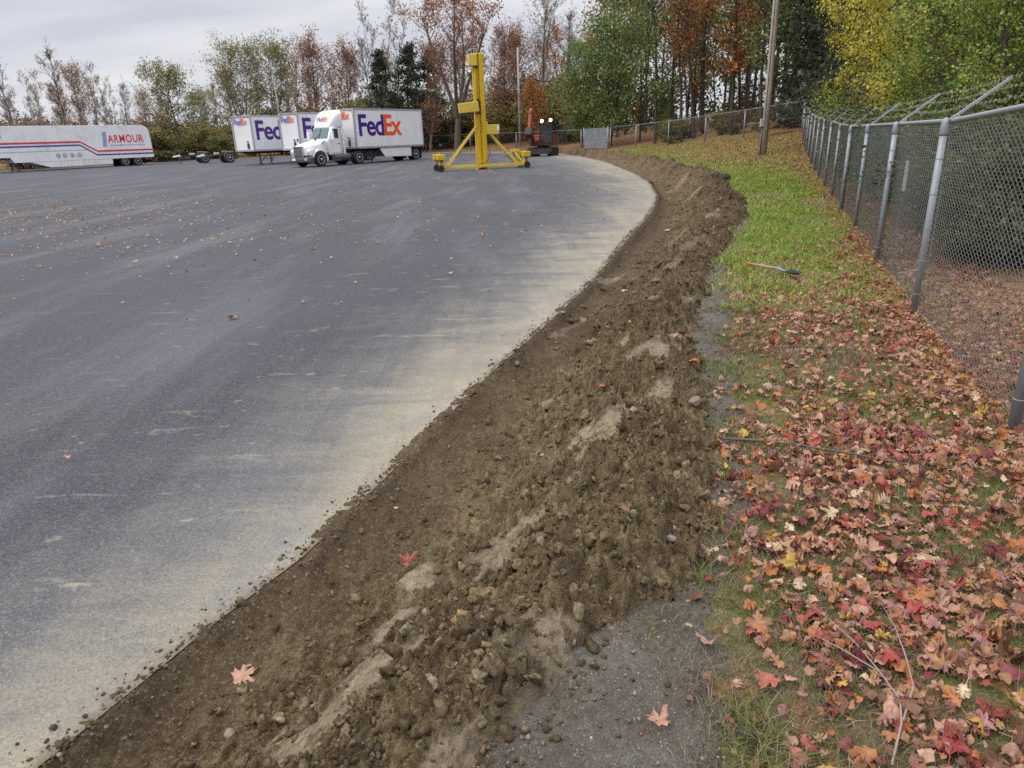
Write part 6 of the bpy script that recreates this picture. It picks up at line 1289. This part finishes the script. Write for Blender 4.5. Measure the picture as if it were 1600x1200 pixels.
for s, tz2 in ((-1, 2.35), (1, 1.95)):
    for k_ in (-.17, .17):
        m = MB(); m.bar((s * (.22 if s < 0 else .52), k_, tz2), (s * 2.0, k_ * 2.6, .32), .085, .085); m.build('brace', M_YEL2, ms, .008)
for k_ in (-.55, .55):
    m = MB(); m.bar((-2.42, k_, .22), (2.42, k_, .22), .10, .14); m.build('base_beam', M_YEL2, ms, .01)
m = MB(); m.box((0, 0, .22), (.5, 1.0, .12)); m.build('cross_beam', M_YEL2, ms, .01)
for s in (-1, 1):
    m = MB(); m.box((s * 2.34, 0, .28), (.14, 1.5, .16))
    if s > 0: m.bar((s * 2.3, -.6, .3), (s * 1.9, -.2, .95), .07, .07); m.bar((s * 2.3, .6, .3), (s * 1.9, .2, .95), .07, .07); m.box((1.95, 0, .98), (.5, .55, .14))
    m.build('end_frame', M_YEL2, ms, .01)
    for k_ in (-.72, .72):
        m = MB(); m.box((s * 2.46, k_, .78), (.44, .34, .30)); m.bar((s * 2.34, k_, .32), (s * 2.40, k_, .70), .14, .12); m.build('caster_box', M_YEL, ms, .03)
        m = MB(); m.lathe([(.06, -.05), (.17, -.055), (.19, -.03), (.19, .03), (.17, .055), (.06, .05)], (s * 2.50, k_, .19), 'y', 18); cs_ = m.build('caster', M_TYRE, ms)
        m = MB(); m.bar((s * 2.46, k_ - .075, .62), (s * 2.50, k_ - .075, .17), .07, .02); m.bar((s * 2.46, k_ + .075, .62), (s * 2.50, k_ + .075, .17), .07, .02); m.box((s * 2.46, k_, .60), (.16, .2, .06)); m.build('fork', M_DARK, cs_)
m = MB(); m.tube([(.3, -.2, 1.9), (.42, -.4, .9), (.2, -.35, .4), (-.4, -.5, .3)], .02, 5); m.build('cable', M_DARK, ms)
# ---- mini excavator at the far end
ox_, oy_ = 3.35, 60.5; M_EXO = paint('orange_excavator_paint', (.26, .06, .022), .4, .4, (.12, .07, .04), 3)
eh = R(250); ex = empty('excavator', (ox_, oy_, zlot(ox_, oy_)), eh, 'orange and black mini excavator with work lights on and boom raised', 'excavator')     # local +x is forward
for s in (-1, 1):
    m = MB(); pr = []
    for cx, a0 in ((.85, -90), (-.85, 90)):
        for q in range(7): a = R(a0 + 30 * q); pr.append((cx + .32 * math.cos(a), .33 + .32 * math.sin(a)))
    m.prism(pr, s * .82 - .2, s * .82 + .2); tk = m.build('track', M_TYRE, ex, .01); m = MB()
    for i in range(12): m.box((-1.05 + i * .19, s * .82, .665), (.09, .42, .03)); m.box((-1.05 + i * .19, s * .82, .012), (.09, .42, .024))
    m.build('track_shoe', M_DARK, tk)
m = MB(); m.box((0, 0, .55), (1.2, 1.3, .3)); m.lathe([(.5, 0), (.5, .18)], (0, 0, .66), 'z', 20); m.build('undercarriage', M_DARK, ex, .02)
m = MB(); m.box((1.55, 0, .38), (.10, 1.96, .42)); m.bar((.6, -.5, .5), (1.55, -.5, .4), .12, .12); m.bar((.6, .5, .5), (1.55, .5, .4), .12, .12); m.build('dozer_blade', M_DARK, ex, .02)
m = MB(); m.box((-.35, -.55, 1.10), (1.9, .86, .55)); m.prism([(-1.25, .85), (-1.45, 1.0), (-1.45, 1.5), (-1.2, 1.66), (-.3, 1.66), (-.3, .85)], -.98, .98); bo = m.build('house', M_EXO, ex, .05)
m = MB(); m.box((.5, -.62, 1.05), (.8, .6, .35)); m.build('step_box', M_DARK, ex, .03)
cy0, cy1 = -.05, .95
m = MB()
for xx in (-.35, .95):
    for yy_ in (cy0, cy1): m.bar((xx, yy_, .85), (xx - (.0 if xx < 0 else .16), yy_, 2.55), .08, .08)
m.box((.22, .45, 2.56), (1.3, 1.08, .09)); m.box((.3, .45, .86), (1.3, 1.0, .08)); cab_ = m.build('cab', M_DARK, ex, .02)
m = MB(); m.add([(.97, cy0 + .06, .95), (.97, cy1 - .06, .95), (.82, cy1 - .06, 2.48), (.82, cy0 + .06, 2.48)], [(0, 1, 2, 3)]); m.add([(.955, cy0 + .06, .95), (.955, cy1 - .06, .95), (.805, cy1 - .06, 2.48), (.805, cy0 + .06, 2.48)], [(3, 2, 1, 0)]); m.build('front_window', M_PANE, cab_)
m = MB(); m.box((.28, cy0, 1.72), (1.05, .012, 1.5)); m.build('side_window', M_PANE, cab_)
m = MB(); m.box((-.36, .45, 1.8), (.012, .85, 1.3)); m.build('rear_window', M_PANE, cab_)
m = MB(); m.box((0, .45, 1.15), (.5, .5, .12)); m.box((-.22, .45, 1.5), (.12, .48, .7)); m.build('operator_seat', M_GREY, cab_, .04)
hinge = Vector((-.35, cy1, 0)); dd_ = Vector((-.25, 1, 0)).normalized(); m = MB()
p0, p1 = hinge + dd_ * .05, hinge + dd_ * .92
for a_, b_ in (((p0, .95), (p0, 2.45)), ((p1, .95), (p1, 2.45)), ((p0, .95), (p1, .95)), ((p0, 2.45), (p1, 2.45)), ((p0, 1.65), (p1, 1.65))): m.bar(a_[0] + Vector((0, 0, a_[1])), b_[0] + Vector((0, 0, b_[1])), .07, .07)
dr_ = m.build('door', M_DARK, ex); m = MB(); m.bar((p0 + p1) / 2 + Vector((0, 0, 1.0)), (p0 + p1) / 2 + Vector((0, 0, 2.42)), .01, .01); 
q0, q1 = p0 + Vector((0, 0, 1.0)), p1 + Vector((0, 0, 1.0)); m = MB(); m.add([q0, q1, q1 + Vector((0, 0, 1.42)), q0 + Vector((0, 0, 1.42))], [(0, 1, 2, 3)]); m.build('window', M_PANE, dr_)
k = NT('lit_work_lamp'); em = k.n('ShaderNodeEmission'); em.inputs[0].default_value = (1, .93, .72, 1); em.inputs[1].default_value = 9; k.l(em.outputs[0], k.out.inputs[0]); M_LIT = k.m
for yy_, zz in ((.18, 2.72), (.92, 2.78)):
    m = MB(); m.box((.86, yy_, zz - .05), (.16, .24, .22)); lh = m.build('work_lamp', M_DARK, ex, .02); m = MB(); m.lathe([(.002, .04), (.09, .03), (.125, .0)], (.93, yy_, zz), 'x', 14); m.build('lamp_lens', M_LIT, lh)
bx_ = -.62
def plate(pts, y0, y1, mat, nm, par): m = MB(); m.prism(pts, y0, y1); return m.build(nm, mat, par, .02)
plate([(.55, .95), (.85, .8), (1.6, 2.3), (1.42, 3.55), (1.22, 3.6), (1.30, 2.35)], bx_ - .15, bx_ + .15, M_EXO, 'boom', ex)
plate([(1.15, 3.72), (1.5, 3.62), (1.95, 2.25), (1.8, 2.15)], bx_ - .11, bx_ + .11, M_EXO, 'arm', ex)
m = MB(); m.tube([(.9, bx_, .95), (1.62, bx_, 2.2)], .07, 8); m.tube([(1.35, bx_ , 2.5), (1.62, bx_, 3.4)], .055, 8); m.build('ram', M_DARK, ex, smooth=True)
m = MB(); m.prism([(1.72, 2.3), (2.02, 2.2), (2.2, 1.75), (1.95, 1.42), (1.62, 1.5), (1.9, 1.62), (1.98, 1.8), (1.86, 2.0)], bx_ - .28, bx_ + .28)
for i in range(4): m.box((1.60, bx_ - .21 + i * .14, 1.49), (.14, .06, .05))
m.build('bucket', M_DARK, ex, .01)
# nothing below
